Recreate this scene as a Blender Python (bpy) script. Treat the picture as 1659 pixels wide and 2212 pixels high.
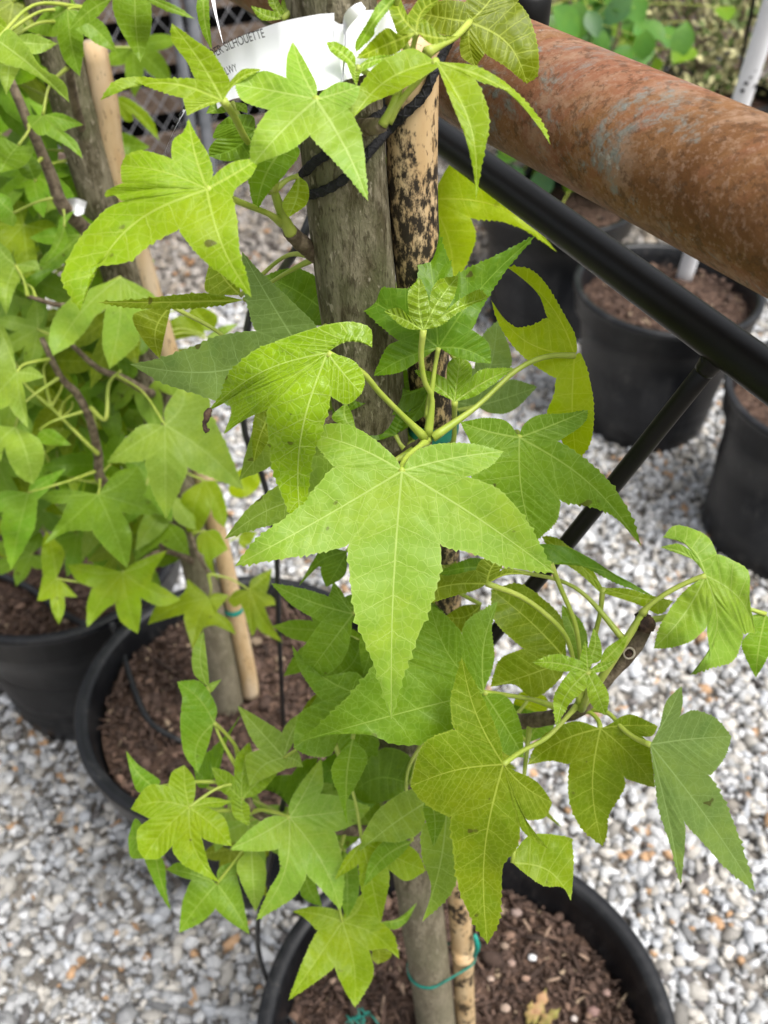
import bpy, bmesh, math, random
import numpy as np
from mathutils import Vector, Matrix

random.seed(7); rng = np.random.default_rng(11)
S = bpy.context.scene
C = S.collection
for o in list(bpy.data.objects): bpy.data.objects.remove(o)

# ---------------------------------------------------------------- camera, sky, sun, exposure
GZ = .045                    # gravel level
CAM_H, PITCH, FPX = 1.47, math.radians(42), 2100.0       # measured on the photo scaled to 1659 x 2212
cam_d = bpy.data.cameras.new('camera'); cam = bpy.data.objects.new('camera', cam_d); C.objects.link(cam)
cam.location = (0, 0, CAM_H); cam.rotation_euler = (math.pi/2 - PITCH, 0, 0)
cam_d.sensor_width = 36; cam_d.lens = 36*FPX/2212; cam_d.clip_start = 0.01; cam_d.clip_end = 300
cam_d.dof.use_dof = True; cam_d.dof.focus_distance = 0.44; cam_d.dof.aperture_fstop = 12.0
S.camera = cam
SUN_EL, SUN_AZ = math.radians(64), math.radians(125)        # azimuth clockwise from +Y
w = bpy.data.worlds.new('World'); S.world = w; w.use_nodes = True
nt = w.node_tree; nt.nodes.clear()
sky = nt.nodes.new('ShaderNodeTexSky'); sky.sky_type = 'NISHITA'; sky.sun_disc = False
sky.sun_elevation = SUN_EL; sky.sun_rotation = SUN_AZ; sky.air_density = 1.0; sky.dust_density = 6.0; sky.ozone_density = 1.0
hs = nt.nodes.new('ShaderNodeHueSaturation'); hs.inputs['Saturation'].default_value = 0.3
bg = nt.nodes.new('ShaderNodeBackground'); bg.inputs['Strength'].default_value = 0.11
ow = nt.nodes.new('ShaderNodeOutputWorld')
nt.links.new(sky.outputs[0], hs.inputs['Color']); nt.links.new(hs.outputs[0], bg.inputs['Color']); nt.links.new(bg.outputs[0], ow.inputs['Surface'])
sd = bpy.data.lights.new('sun', 'SUN'); sd.energy = 1.5; sd.angle = math.radians(26); sd.color = (1, .975, .94)
sun = bpy.data.objects.new('sun', sd); C.objects.link(sun)
sdir = Vector((math.sin(SUN_AZ)*math.cos(SUN_EL), math.cos(SUN_AZ)*math.cos(SUN_EL), math.sin(SUN_EL)))
sun.rotation_euler = sdir.to_track_quat('Z', 'Y').to_euler()
S.view_settings.view_transform = 'Standard'; S.view_settings.look = 'None'
S.view_settings.exposure = 1.12; S.view_settings.gamma = 1
S.render.engine = 'CYCLES'

# ---------------------------------------------------------------- helpers
SP, CP = math.sin(PITCH), math.cos(PITCH)
def P(x, y, d):
    """photo pixel (1659x2212) at camera depth d -> world point"""
    a = (x-829.5)/FPX; b = (1106-y)/FPX
    return Vector((a*d, (b*SP+CP)*d, CAM_H+(b*CP-SP)*d))
def PZ(x, y, z):
    b = (1106-y)/FPX
    return P(x, y, (z-CAM_H)/(b*CP-SP))
def PY(x, y, Y):
    b = (1106-y)/FPX
    return P(x, y, Y/(b*SP+CP))
def dep(v): return v.y*CP + (CAM_H-v.z)*SP
ZONE = {'D': (0, 0, 1), 'V1': (0, 0, .3307), 'V2': (0, 630.9, .3307), 'V3': (274.3, 1371.5, .41335), 'V4': (603.5, 685.8, .3307),
        'V5': (822.9, 1591, .2976), 'Z5': (603.5, 0, .3638)}
for i in range(8): ZONE['R%d' % (i+1)] = (829.5*(i % 2), 553*(i//2), .5)
def zc(z, x, y):
    ox, oy, k = ZONE[z]; return (ox+k*x, oy+k*y)

def obj(name, verts, faces, mats, parent=None, smooth=True, kind=None, loc=None):
    me = bpy.data.meshes.new(name)
    org = Vector(loc) if loc is not None else Vector((0, 0, 0))
    me.from_pydata([tuple(Vector(v)-org) for v in verts], [], faces)
    for m in (mats if isinstance(mats, list) else [mats]): me.materials.append(m)
    if smooth: me.shade_smooth()
    o = bpy.data.objects.new(name, me); C.objects.link(o)
    put(o, org, parent)
    if kind: o['kind'] = kind
    return o
BASE = {}
def put(o, org, parent):
    if parent is not None:
        o.parent = parent; o.location = Vector(org)-BASE[parent.name]
    else: o.location = org
    BASE[o.name] = Vector(org)
def thing(name, label, cat, loc, group=None):
    o = bpy.data.objects.new(name, None); C.objects.link(o); o.empty_display_size = .05
    o.location = loc; BASE[o.name] = Vector(loc); tag(o, label, cat, group); return o
def tag(o, label, cat, group=None):
    o['label'] = label; o['category'] = cat
    if group: o['group'] = group
    return o
def catmull(pts, n):
    pts = [np.array(p, float) for p in pts]
    if len(pts) == 2: return [pts[0]+(pts[1]-pts[0])*t for t in np.linspace(0, 1, n+1)]
    q = [2*pts[0]-pts[1]]+pts+[2*pts[-1]-pts[-2]]
    L = [0]
    for a, b in zip(pts, pts[1:]): L.append(L[-1]+max(np.linalg.norm(b[:3]-a[:3]), 1e-9))
    out = []
    for t in np.linspace(0, L[-1], n+1):
        k = min(max(np.searchsorted(L, t)-1, 0), len(pts)-2)
        f = (t-L[k])/(L[k+1]-L[k])
        p0, p1, p2, p3 = q[k], q[k+1], q[k+2], q[k+3]
        out.append(.5*(2*p1+(p2-p0)*f+(2*p0-5*p1+4*p2-p3)*f*f+(3*p1-p0-3*p2+p3)*f**3))
    return out
def tube(pts, rad, seg=10, n=None, cap=True, wob=0):
    """pts list of 3d, rad float or list; returns verts, faces"""
    if not isinstance(rad, (list, tuple)): rad = [rad]*len(pts)
    q = [np.array(list(p)+[r]) for p, r in zip(pts, rad)]
    q = catmull(q, n or max(8, len(pts)*5))
    V, F = [], []
    up = None
    for i, p in enumerate(q):
        c = Vector(p[:3]); t = Vector(q[min(i+1, len(q)-1)][:3])-Vector(q[max(i-1, 0)][:3])
        t.normalize()
        if up is None: up = Vector((.3, .9, .2)) if abs(t.z) > .5 else Vector((0, 0, 1))
        a = (up-t*up.dot(t)).normalized(); up = a; b = t.cross(a)
        for j in range(seg):
            th = 2*math.pi*j/seg
            r = max(p[3], 1e-5)*(1+wob*(random.random()-.5))
            V.append(c+(a*math.cos(th)+b*math.sin(th))*r)
    for i in range(len(q)-1):
        for j in range(seg):
            k = (j+1) % seg
            F.append((i*seg+j, i*seg+k, (i+1)*seg+k, (i+1)*seg+j))
    if cap:
        F.append(tuple(range(seg-1, -1, -1))); F.append(tuple(len(V)-seg+j for j in range(seg)))
    return V, F
def join(*parts):
    V, F = [], []
    for v, f in parts:
        o = len(V); V += list(v); F += [tuple(i+o for i in g) for g in f]
    return V, F
def lathe(profile, seg=64, cx=0, cy=0, wob=0, ph=0):
    V, F = [], []
    for r, z in profile:
        for j in range(seg):
            th = 2*math.pi*j/seg
            k = 1+wob*math.sin(2*th+ph)+wob*.5*math.sin(3*th+1.7*ph)
            V.append((cx+r*k*math.cos(th), cy+r*k*math.sin(th), z))
    for i in range(len(profile)-1):
        for j in range(seg):
            k = (j+1) % seg
            F.append((i*seg+j, i*seg+k, (i+1)*seg+k, (i+1)*seg+j))
    return V, F
def box(c, sx, sy, sz, M=None):
    V = []
    for z in (-1, 1):
        for x, y in ((-1, -1), (1, -1), (1, 1), (-1, 1)):
            v = Vector((x*sx/2, y*sy/2, z*sz/2))
            if M is not None: v = M @ v
            V.append(v+Vector(c))
    return V, [(3, 2, 1, 0), (4, 5, 6, 7), (0, 1, 5, 4), (1, 2, 6, 5), (2, 3, 7, 6), (3, 0, 4, 7)]

# ---------------------------------------------------------------- materials
class NT:
    def __init__(s, name):
        s.m = bpy.data.materials.new(name); s.m.use_nodes = True; s.t = s.m.node_tree; s.t.nodes.clear()
        s.out = s.t.nodes.new('ShaderNodeOutputMaterial')
    def n(s, typ, **kw):
        nd = s.t.nodes.new('ShaderNode'+typ)
        for k, v in kw.items():
            if k.startswith('i_'):
                nd.inputs[k[2:].replace('_', ' ')].default_value = v
            else: setattr(nd, k, v)
        return nd
    def l(s, a, b): s.t.links.new(a, b)
    def math(s, op, a, b=None, c=None, clamp=False):
        nd = s.n('Math', operation=op, use_clamp=clamp)
        for i, v in enumerate((a, b, c)):
            if v is None: continue
            if isinstance(v, (int, float)): nd.inputs[i].default_value = v
            else: s.l(v, nd.inputs[i])
        return nd.outputs[0]
    def mix(s, f, a, b, bt='MIX'):
        nd = s.n('Mix', data_type='RGBA', blend_type=bt)
        for sock, v in ((nd.inputs[0], f), (nd.inputs[6], a), (nd.inputs[7], b)):
            if hasattr(v, 'links'): s.l(v, sock)
            elif isinstance(v, (int, float)): sock.default_value = v
            else: sock.default_value = (*v[:3], 1)
        return nd.outputs[2]
    def noise(s, sc, det=3, co=None, rough=.55, dist=0):
        nd = s.n('TexNoise'); nd.inputs['Scale'].default_value = sc; nd.inputs['Detail'].default_value = det
        nd.inputs['Roughness'].default_value = rough; nd.inputs['Distortion'].default_value = dist
        if co is not None: s.l(co, nd.inputs['Vector'])
        return nd.outputs[0]
    def step(s, v, lo, hi):
        nd = s.n('MapRange', interpolation_type='SMOOTHSTEP'); s.l(v, nd.inputs[0])
        nd.inputs[1].default_value = lo; nd.inputs[2].default_value = hi
        return nd.outputs[0]
    def obj(s, scale=(1, 1, 1), rot=0):
        tc = s.n('TexCoord'); mp = s.n('Mapping'); mp.inputs['Rotation'].default_value = (0, 0, rot); mp.inputs['Scale'].default_value = scale
        s.l(tc.outputs['Object'], mp.inputs[0]); return mp.outputs[0]
    def bump(s, h, st, dist=.01):
        b = s.n('Bump'); b.inputs['Strength'].default_value = st; b.inputs['Distance'].default_value = dist
        s.l(h, b.inputs['Height']); return b.outputs[0]
    def bsdf(s, col, rough=.6, spec=.4, norm=None, metal=0):
        b = s.n('BsdfPrincipled')
        if hasattr(col, 'links'): s.l(col, b.inputs['Base Color'])
        else: b.inputs['Base Color'].default_value = (*col, 1)
        if hasattr(rough, 'links'): s.l(rough, b.inputs['Roughness'])
        else: b.inputs['Roughness'].default_value = rough
        b.inputs['Specular IOR Level'].default_value = spec; b.inputs['Metallic'].default_value = metal
        if norm is not None: s.l(norm, b.inputs['Normal'])
        return b.outputs[0]
    def done(s, sh): s.l(sh, s.out.inputs['Surface']); return s.m

def leaf_mat(name, col, vein, trans, gloss=.42, tf=.42, bumpy=.25):
    t = NT(name)
    uv = t.n('UVMap', uv_map='lat'); s1 = t.n('SeparateXYZ'); t.l(uv.outputs[0], s1.inputs[0])
    u2 = t.n('UVMap', uv_map='par'); s2 = t.n('SeparateXYZ'); t.l(u2.outputs[0], s2.inputs[0])
    lat, s = s1.outputs[0], s1.outputs[1]; u, ln = s2.outputs[0], s2.outputs[1]
    mp = t.obj()
    info = t.n('ObjectInfo'); rnd = info.outputs['Random']
    wdt = t.math('MULTIPLY_ADD', s, -.05, .068)
    mid = t.math('SUBTRACT', 1, t.math('DIVIDE', lat, wdt), clamp=True)
    mid = t.step(mid, 0, .45)
    wob = t.math('MULTIPLY_ADD', t.noise(220, 2, mp), .16, -.08)
    ph = t.math('FRACT', t.math('ADD', t.math('MULTIPLY', s, 7.0), t.math('ADD', wob, t.math('MULTIPLY', u, -.28))))
    dc = t.math('MULTIPLY', t.math('ABSOLUTE', t.math('SUBTRACT', ph, .5)), t.math('DIVIDE', ln, 7.0))
    sec = t.math('SUBTRACT', 1, t.math('DIVIDE', dc, t.math('MULTIPLY_ADD', u, -.022, .036)), clamp=True)
    sec = t.math('MULTIPLY', t.step(sec, 0, .6), .72)
    vor = t.n('TexVoronoi', feature='DISTANCE_TO_EDGE'); vor.inputs['Scale'].default_value = 260; t.l(mp, vor.inputs['Vector'])
    net = t.math('MULTIPLY', t.math('SUBTRACT', 1, t.step(vor.outputs[0], 0, .10)), .30)
    vm = t.math('MAXIMUM', t.math('MAXIMUM', mid, sec), net)
    big = t.noise(26, 3, mp); fine = t.noise(130, 3, mp)
    hv = t.n('HueSaturation'); hv.inputs['Color'].default_value = (*col, 1)
    t.l(t.math('MULTIPLY_ADD', rnd, .020, .489), hv.inputs['Hue'])
    t.l(t.math('MULTIPLY_ADD', rnd, .3, .85), hv.inputs['Value'])
    c0 = t.mix(t.math('MULTIPLY', t.step(big, .42, .66), .75), hv.outputs[0], [c*k for c, k in zip(col, (1.42, 1.22, .9))])
    b2 = t.noise(60, 4, mp, .65)
    c0 = t.mix(t.math('MULTIPLY', t.step(b2, .50, .70), .45), c0, [c*k for c, k in zip(col, (.58, .74, .7))])
    c0 = t.mix(t.math('MULTIPLY', t.step(t.noise(240, 4, mp, .7), .60, .68), .30), c0, [min(.8, c*k) for c, k in zip(col, (1.8, 1.45, 1.5))])
    c0 = t.mix(t.math('MULTIPLY', t.step(fine, .45, .75), .25), c0, [c*.72 for c in col])
    edge = t.math('MULTIPLY', t.step(u, .93, 1.0), .35)
    c0 = t.mix(edge, c0, vein)
    c0 = t.mix(vm, c0, vein)
    sp = t.math('MULTIPLY', t.step(t.noise(130, 1, mp), .72, .745), t.step(t.noise(21, 1, mp), .46, .55))
    c0 = t.mix(t.math('MULTIPLY', sp, .8), c0, (.06, .03, .01))
    quilt = t.math('MULTIPLY', t.math('SINE', t.math('MULTIPLY', ph, math.pi)), -1)
    h = t.math('ADD', t.math('MULTIPLY', vm, -.5), t.math('ADD', t.math('MULTIPLY', quilt, .45), t.math('MULTIPLY', fine, .9)))
    nm = t.bump(h, bumpy, .0012)
    a = t.bsdf(c0, t.math('MULTIPLY_ADD', fine, .22, gloss-.12), .26, nm)
    tr = t.n('BsdfTranslucent'); t.l(nm, tr.inputs['Normal'])
    t.l(t.mix(t.math('MULTIPLY', vm, .55), t.mix(.35, trans, c0), [c*.75 for c in trans]), tr.inputs['Color'])
    mx = t.n('MixShader'); mx.inputs[0].default_value = tf; t.l(a, mx.inputs[1]); t.l(tr.outputs[0], mx.inputs[2])
    return t.done(mx.outputs[0])
VN = (.46, .60, .16)
LM = {
 'lime':  leaf_mat('leaf_lime', (.215, .335, .006), (.42, .54, .08), (.41, .57, .006), .42, .45),
 'mid':   leaf_mat('leaf_green', (.140, .280, .012), (.34, .48, .08), (.30, .52, .010), .42, .42),
 'fresh': leaf_mat('leaf_fresh_green', (.220, .360, .034), (.42, .56, .13), (.36, .56, .025), .42, .40),
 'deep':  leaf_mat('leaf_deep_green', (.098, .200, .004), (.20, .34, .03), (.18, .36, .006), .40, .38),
 'pale':  leaf_mat('leaf_pale_underside', (.168, .285, .062), (.30, .42, .13), (.26, .42, .04), .6, .38),
 'olive': leaf_mat('leaf_olive', (.150, .222, .004), (.40, .48, .06), (.32, .44, .006), .42, .42),
 'yellow': leaf_mat('leaf_yellow', (.30, .46, .003), (.54, .62, .05), (.58, .78, .003), .45, .55),
 'young': leaf_mat('leaf_young_glossy', (.210, .350, .018), (.40, .54, .10), (.38, .58, .015), .28, .38, .6),
 'gloss': leaf_mat('leaf_glossy_lime', (.205, .370, .010), (.44, .58, .12), (.40, .62, .010), .27, .40, .4),
}
def simple(name, c1, c2, scale, rough=.7, spec=.35, bump=.3, bd=.002, stretch=(1, 1, 1), det=5, lo=.35, hi=.65):
    t = NT(name); mp = t.obj(stretch); n = t.noise(scale, det, mp); n2 = t.noise(scale*4, 3, mp)
    col = t.mix(t.step(n, lo, hi), c1, c2)
    h = t.math('ADD', n, t.math('MULTIPLY', n2, .5))
    return t.done(t.bsdf(col, rough, spec, t.bump(h, bump, bd)))
M_pet = simple('petiole_green', (.27, .35, .04), (.36, .42, .075), 60, .45, .4, .1)
M_twig = simple('twig_bark', (.085, .062, .038), (.21, .165, .11), 140, .75, .3, .8, .002)
def pot_plastic():
    t = NT('pot_black_plastic'); n = t.noise(24, 6, t.obj((1, 1, .4)), .7); f = t.noise(240, 4, t.obj((1, 1, .3)), .7)
    c = t.mix(t.step(n, .4, .7), (.0055, .006, .0075), (.012, .013, .015))
    c = t.mix(t.math('MULTIPLY', t.math('MULTIPLY', t.step(n, .48, .68), t.step(f, .48, .66)), .5), c, (.085, .075, .066))
    return t.done(t.bsdf(c, t.math('MULTIPLY_ADD', n, .35, .20), .42, t.bump(t.math('ADD', n, f), .12, .002)))
M_black_plastic = pot_plastic()
M_tube = simple('drip_tube_black', (.010, .011, .012), (.02, .021, .022), 40, .45, .4, .05)
M_teal = simple('teal_tie_tape', (.01, .22, .17), (.02, .30, .23), 50, .35, .5, .1)
M_white = simple('white_plastic', (.83, .84, .86), (.88, .89, .90), 8, .4, .4, .02)
M_ink = simple('black_ink', (.012, .012, .014), (.02, .02, .02), 20, .6, .2, 0)
M_wither = simple('withered_leaf_brown', (.022, .013, .010), (.085, .052, .034), 160, .8, .2, .6)
M_steel = simple('galvanised_steel', (.13, .14, .155), (.20, .21, .23), 20, .5, .4, .1)
M_wire = simple('wire_grey', (.20, .205, .22), (.30, .30, .31), 20, .5, .4, .1)

def bark():
    t = NT('sweetgum_bark'); mp = t.obj((1, 1, .28)); n = t.noise(110, 6, mp, .7, .4); n2 = t.noise(420, 4, mp, .65); big = t.noise(30, 4, t.obj((1, 1, .6)))
    c = t.mix(t.step(n, .38, .62), (.075, .062, .032), (.245, .215, .145))
    c = t.mix(t.math('MULTIPLY', t.step(big, .44, .62), .55), c, (.115, .125, .058))
    sp = t.noise(260, 3, t.obj((1, 1, .5))); c = t.mix(t.math('MULTIPLY', t.step(sp, .60, .68), .75), c, (.38, .34, .25))
    c = t.mix(t.math('MULTIPLY', t.step(n2, .53, .64), .7), c, (.045, .036, .018))
    lz = t.n('SeparateXYZ'); t.l(t.n('NewGeometry').outputs['Position'], lz.inputs[0])
    lowz = t.n('MapRange'); t.l(lz.outputs[2], lowz.inputs[0]); lowz.inputs[1].default_value = .95; lowz.inputs[2].default_value = .45
    c = t.mix(t.math('MULTIPLY', lowz.outputs[0], .5), c, (.30, .26, .185))
    h = t.math('ADD', n, t.math('MULTIPLY', n2, .8))
    return t.done(t.bsdf(c, .85, .2, t.bump(h, 1.0, .003)))
M_bark = bark()
def bamboo(mould):
    t = NT('bamboo_mouldy' if mould else 'bamboo_clean'); mp = t.obj((1, 1, .25)); n = t.noise(90, 4, mp)
    c = t.mix(t.step(n, .3, .7), (.50, .335, .165), (.60, .45, .26))
    fl = t.noise(420, 2, t.obj((1, 1, .3))); c = t.mix(t.math('MULTIPLY', t.step(fl, .63, .68), .8), c, (.12, .07, .03))
    if mould:
        pz = t.noise(38, 5, t.obj((1, 1, .75)), .7); gr = t.n('SeparateXYZ'); t.l(t.n('NewGeometry').outputs['Position'], gr.inputs[0])
        g = t.n('MapRange'); t.l(gr.outputs[2], g.inputs[0]); g.inputs[1].default_value = 1.275; g.inputs[2].default_value = 1.365; g.inputs[3].default_value = .10; g.inputs[4].default_value = -.13
        g2 = t.n('MapRange'); t.l(gr.outputs[2], g2.inputs[0]); g2.inputs[1].default_value = .5; g2.inputs[2].default_value = 1.0; g2.inputs[3].default_value = -.16; g2.inputs[4].default_value = 0
        mk = t.step(t.math('ADD', pz, t.math('ADD', g.outputs[0], g2.outputs[0])), .47, .53)
        st = t.noise(260, 4, t.obj((1, 1, .5)), .7)
        mk = t.math('MULTIPLY', mk, t.step(st, .36, .54))
        c = t.mix(mk, c, (.025, .018, .012))
    else:
        c = t.mix(t.math('MULTIPLY', t.step(t.noise(20, 3, mp), .45, .65), .5), c, (.62, .52, .40))
    return t.done(t.bsdf(c, .55, .35, t.bump(n, .3, .001)))
M_bam, M_bam2 = bamboo(True), bamboo(False)
def copper():
    t = NT('weathered_copper_pipe'); RZ = -math.atan2(.837, -.546)
    mp = t.obj(); st = t.obj((.35, 1, 1), RZ)
    n = t.noise(22, 7, st, .68, .5); f = t.noise(330, 5, mp, .7); b = t.noise(15, 5, st, .65, .6)
    c = t.mix(t.step(n, .34, .66), (.105, .043, .011), (.205, .098, .036))
    c = t.mix(t.math('MULTIPLY', t.step(b, .48, .62), .6), c, (.225, .085, .050))
    c = t.mix(t.math('MULTIPLY', t.step(t.noise(30, 6, st, .7), .52, .66), .7), c, (.29, .185, .115))
    c = t.mix(t.math('MULTIPLY', t.step(f, .50, .62), .42), c, (.30, .195, .13))
    c = t.mix(t.math('MULTIPLY', t.step(t.noise(200, 5, mp, .72), .52, .62), .6), c, (.060, .028, .010))
    sp = t.noise(26, 8, st, .75, 1.2)
    pz = t.math('MULTIPLY', t.step(sp, .53, .63), t.step(t.noise(170, 5, mp, .7), .38, .6))
    c = t.mix(t.math('MULTIPLY', pz, .8), c, (.175, .205, .185))
    wh = t.math('MULTIPLY', t.step(t.noise(34, 7, mp, .78), .60, .68), t.step(t.noise(300, 4, mp), .40, .6))
    c = t.mix(t.math('MULTIPLY', wh, .65), c, (.38, .39, .35))
    return t.done(t.bsdf(c, t.math('MULTIPLY_ADD', n, .25, .48), .25, t.bump(t.math('ADD', t.math('ADD', f, pz), t.noise(700, 3, mp)), .35, .0007), .05))
M_copper = copper()
def black_paint():
    t = NT('black_painted_steel'); n = t.noise(220, 3, t.obj())
    return t.done(t.bsdf(t.mix(n, (.0025, .0025, .0025), (.006, .006, .0055)), .40, .24, t.bump(n, .12, .0004)))
M_blackbar = black_paint()
def rope():
    t = NT('black_braided_rope'); uv = t.n('UVMap', uv_map='UVMap')
    wv = t.n('TexChecker'); wv.inputs['Scale'].default_value = 1; t.l(uv.outputs[0], wv.inputs[0])
    n = t.noise(900, 2, t.obj())
    return t.done(t.bsdf(t.mix(n, (.006, .006, .007), (.022, .022, .025)), .7, .3, t.bump(n, .5, .0006)))
M_rope = rope()
def attr_mat(name, rough, noise_sc, bd, amt=.35):
    t = NT(name); a = t.n('Attribute'); a.attribute_name = 'tint'
    n = t.noise(noise_sc, 4, t.obj()); n2 = t.noise(noise_sc*5, 2, t.obj())
    c = t.mix(t.math('MULTIPLY', t.step(n, .4, .7), amt), a.outputs['Color'], (.5, .5, .5), 'MULTIPLY')
    return t.done(t.bsdf(c, rough, .3, t.bump(t.math('ADD', n, n2), .5, bd)))
M_stone = attr_mat('gravel_stone', .75, 150, .002, .3)
M_mulch = attr_mat('bark_mulch_chip', .85, 260, .002, .5)
def ground_mat():
    t = NT('gravel_bed'); v = t.n('TexVoronoi'); v.inputs['Scale'].default_value = 55; t.l(t.obj(), v.inputs['Vector'])
    n = t.noise(5, 5, t.obj())
    r = t.n('ValToRGB'); e = r.color_ramp; t.l(t.n('SeparateXYZ').outputs[0], r.inputs[0])
    sx = [x for x in t.t.nodes if x.bl_idname == 'ShaderNodeSeparateXYZ'][0]; t.l(v.outputs['Color'], sx.inputs[0])
    e.elements[0].color = (.10, .09, .08, 1); e.elements[1].color = (.30, .28, .25, 1)
    c = t.mix(t.math('MULTIPLY', t.step(v.outputs['Distance'], .2, .75), .8), r.outputs[0], (.07, .065, .06))
    c = t.mix(t.math('MULTIPLY', n, .25), c, (.30, .25, .19))
    return t.done(t.bsdf(c, .85, .25, t.bump(v.outputs['Distance'], -.8, .01)))
M_ground = ground_mat()
def soil_mat():
    t = NT('potting_soil'); n = t.noise(70, 6, t.obj(), .7); n2 = t.noise(330, 3, t.obj())
    c = t.mix(t.step(n, .35, .65), (.05, .030, .021), (.14, .088, .064))
    c = t.mix(t.math('MULTIPLY', t.step(n2, .58, .7), .5), c, (.20, .13, .10))
    return t.done(t.bsdf(c, .9, .2, t.bump(t.math('ADD', n, n2), .9, .006)))
M_soil = soil_mat()
M_wood = simple('weathered_board', (.12, .085, .062), (.22, .165, .125), 30, .85, .2, .5, .003, (1, 1, 6))

# ---------------------------------------------------------------- ground and gravel
g = bpy.data.meshes.new('ground'); n = 40
gv, gf = [], []
xs = np.linspace(-40, 40, 3); gv = [(-40, -20, GZ), (40, -20, GZ), (40, 90, GZ), (-40, 90, GZ)]
go = obj('ground', gv, [(0, 1, 2, 3)], M_ground, smooth=False); go['kind'] = 'structure'

POT_H, RIM = .40, .403
POTS = []     # (cx, cy, R)
def pot_center(px, py): v = PZ(px, py, RIM); return v.x, v.y

def ico():
    bm = bmesh.new(); bmesh.ops.create_icosphere(bm, subdivisions=1, radius=1)
    v = np.array([x.co[:] for x in bm.verts]); bm.verts.ensure_lookup_table()
    f = np.array([[q.index for q in x.verts] for x in bm.faces]); bm.free(); return v, f
IV, IF = ico()
def rotmats(n, flat=.5):
    a = rng.uniform(0, 2*np.pi, n); b = rng.normal(0, flat, n); c = rng.normal(0, flat, n)
    ca, sa, cb, sb, cc, sc = np.cos(a), np.sin(a), np.cos(b), np.sin(b), np.cos(c), np.sin(c)
    Rz = np.zeros((n, 3, 3)); Rz[:, 0, 0] = ca; Rz[:, 0, 1] = -sa; Rz[:, 1, 0] = sa; Rz[:, 1, 1] = ca; Rz[:, 2, 2] = 1
    Ry = np.zeros((n, 3, 3)); Ry[:, 0, 0] = cb; Ry[:, 0, 2] = sb; Ry[:, 1, 1] = 1; Ry[:, 2, 0] = -sb; Ry[:, 2, 2] = cb
    Rx = np.zeros((n, 3, 3)); Rx[:, 0, 0] = 1; Rx[:, 1, 1] = cc; Rx[:, 1, 2] = -sc; Rx[:, 2, 1] = sc; Rx[:, 2, 2] = cc
    return Rz @ Ry @ Rx
def scatter(name, pos, scl, cols, mat, base=IV, faces=IF, jit=.28, flat=.5, parent=None, smooth=False, org=(0, 0, 0)):
    """one mesh of many lumps: pos (n,3), scl (n,3), cols (n,3)"""
    n = len(pos); k = len(base)
    v = base[None] * (1+rng.uniform(-jit, jit, (n, k, 1))) * scl[:, None, :]
    v = np.einsum('nij,nkj->nki', rotmats(n, flat), v) + pos[:, None, :]
    v = v.reshape(-1, 3)-np.array(org); f = (faces[None]+(np.arange(n)*k)[:, None, None]).reshape(-1, faces.shape[1])
    me = bpy.data.meshes.new(name); me.vertices.add(len(v)); me.vertices.foreach_set('co', v.astype(np.float32).ravel())
    me.loops.add(f.size); me.loops.foreach_set('vertex_index', f.astype(np.int32).ravel())
    me.polygons.add(len(f)); me.polygons.foreach_set('loop_start', (np.arange(len(f))*faces.shape[1]).astype(np.int32))
    me.update(calc_edges=True); me.validate()
    ca = me.color_attributes.new('tint', 'FLOAT_COLOR', 'POINT')
    cc = np.ones((n, k, 4), np.float32); cc[:, :, :3] = cols[:, None, :]; ca.data.foreach_set('color', cc.ravel())
    me.materials.append(mat)
    if smooth: me.shade_smooth()
    o = bpy.data.objects.new(name, me); C.objects.link(o); put(o, Vector(org), parent); return o

c1 = (PZ(1006, 2290, RIM).x, PZ(1006, 2290, RIM).y)
c1 = (.085, .385); c2 = (-.196, .825)
c3 = pot_center(110, 1175); c4 = (.628, 1.93); c5 = pot_center(1205, 425); c6 = pot_center(1800, 850)
PR = .218
POTS = [c1, c2, c3, c4, c5, c6]
PR_ = [.218, .218, .205, .208, .207, .2]
def gravel(name, y0, y1, dens, smin, smax, mult, tint=(1, 1, 1)):
    N = int(dens*(y1-y0)*3.2)
    y = rng.uniform(y0, y1, N); hw = .55*np.sqrt(y*y+2.2)*.62+.25
    x = rng.uniform(-1, 1, N)*hw
    ok = np.ones(N, bool)
    for (cx, cy), r in zip(POTS, PR_): ok &= np.hypot(x-cx, y-cy) > r*.60
    x, y = x[ok], y[ok]; n = len(x)
    s = np.clip(rng.lognormal(math.log(.0066), .40, n), smin, smax)*mult
    scl = np.stack([s*rng.uniform(1.0, 1.7, n), s*rng.uniform(.75, 1.1, n), s*rng.uniform(.42, .8, n)], 1)
    z = GZ+rng.uniform(0, .011, n)
    t = rng.random(n); cols = np.empty((n, 3))
    gval = np.clip(rng.normal(.45, .11, n), .18, .68)
    cols[:] = gval[:, None]*np.array([.985, .995, 1.0])
    m = t < .27; cols[m] = gval[m, None]*np.array([1.0, .95, .86])
    m = (t > .27) & (t < .31); cols[m] = rng.uniform(.75, 1.25, (m.sum(), 1))*np.array([.42, .265, .15])
    m = (t > .31) & (t < .35); cols[m] = rng.uniform(.5, 1.3, (m.sum(), 1))*np.array([.14, .13, .125])
    m = (t > .35) & (t < .47); cols[m] = gval[m, None]*np.array([.94, .975, 1.02])*.95
    cols = cols*np.array(tint)
    o = scatter(name, np.stack([x, y, z], 1), scl, cols, M_stone, jit=.42, flat=.6)
    o['kind'] = 'stuff'; return o
o = gravel('gravel', .1, 2.5, 6800, .0035, .0135, 1.0)
tag(o, 'pale grey and tan crushed stone gravel spread between the plant pots', 'gravel')
o = gravel('gravel', 2.5, 5.2, 1900, .006, .016, 1.5, (.62, .56, .50))
tag(o, 'far pale gravel in front of the chain link fence', 'gravel')

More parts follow.
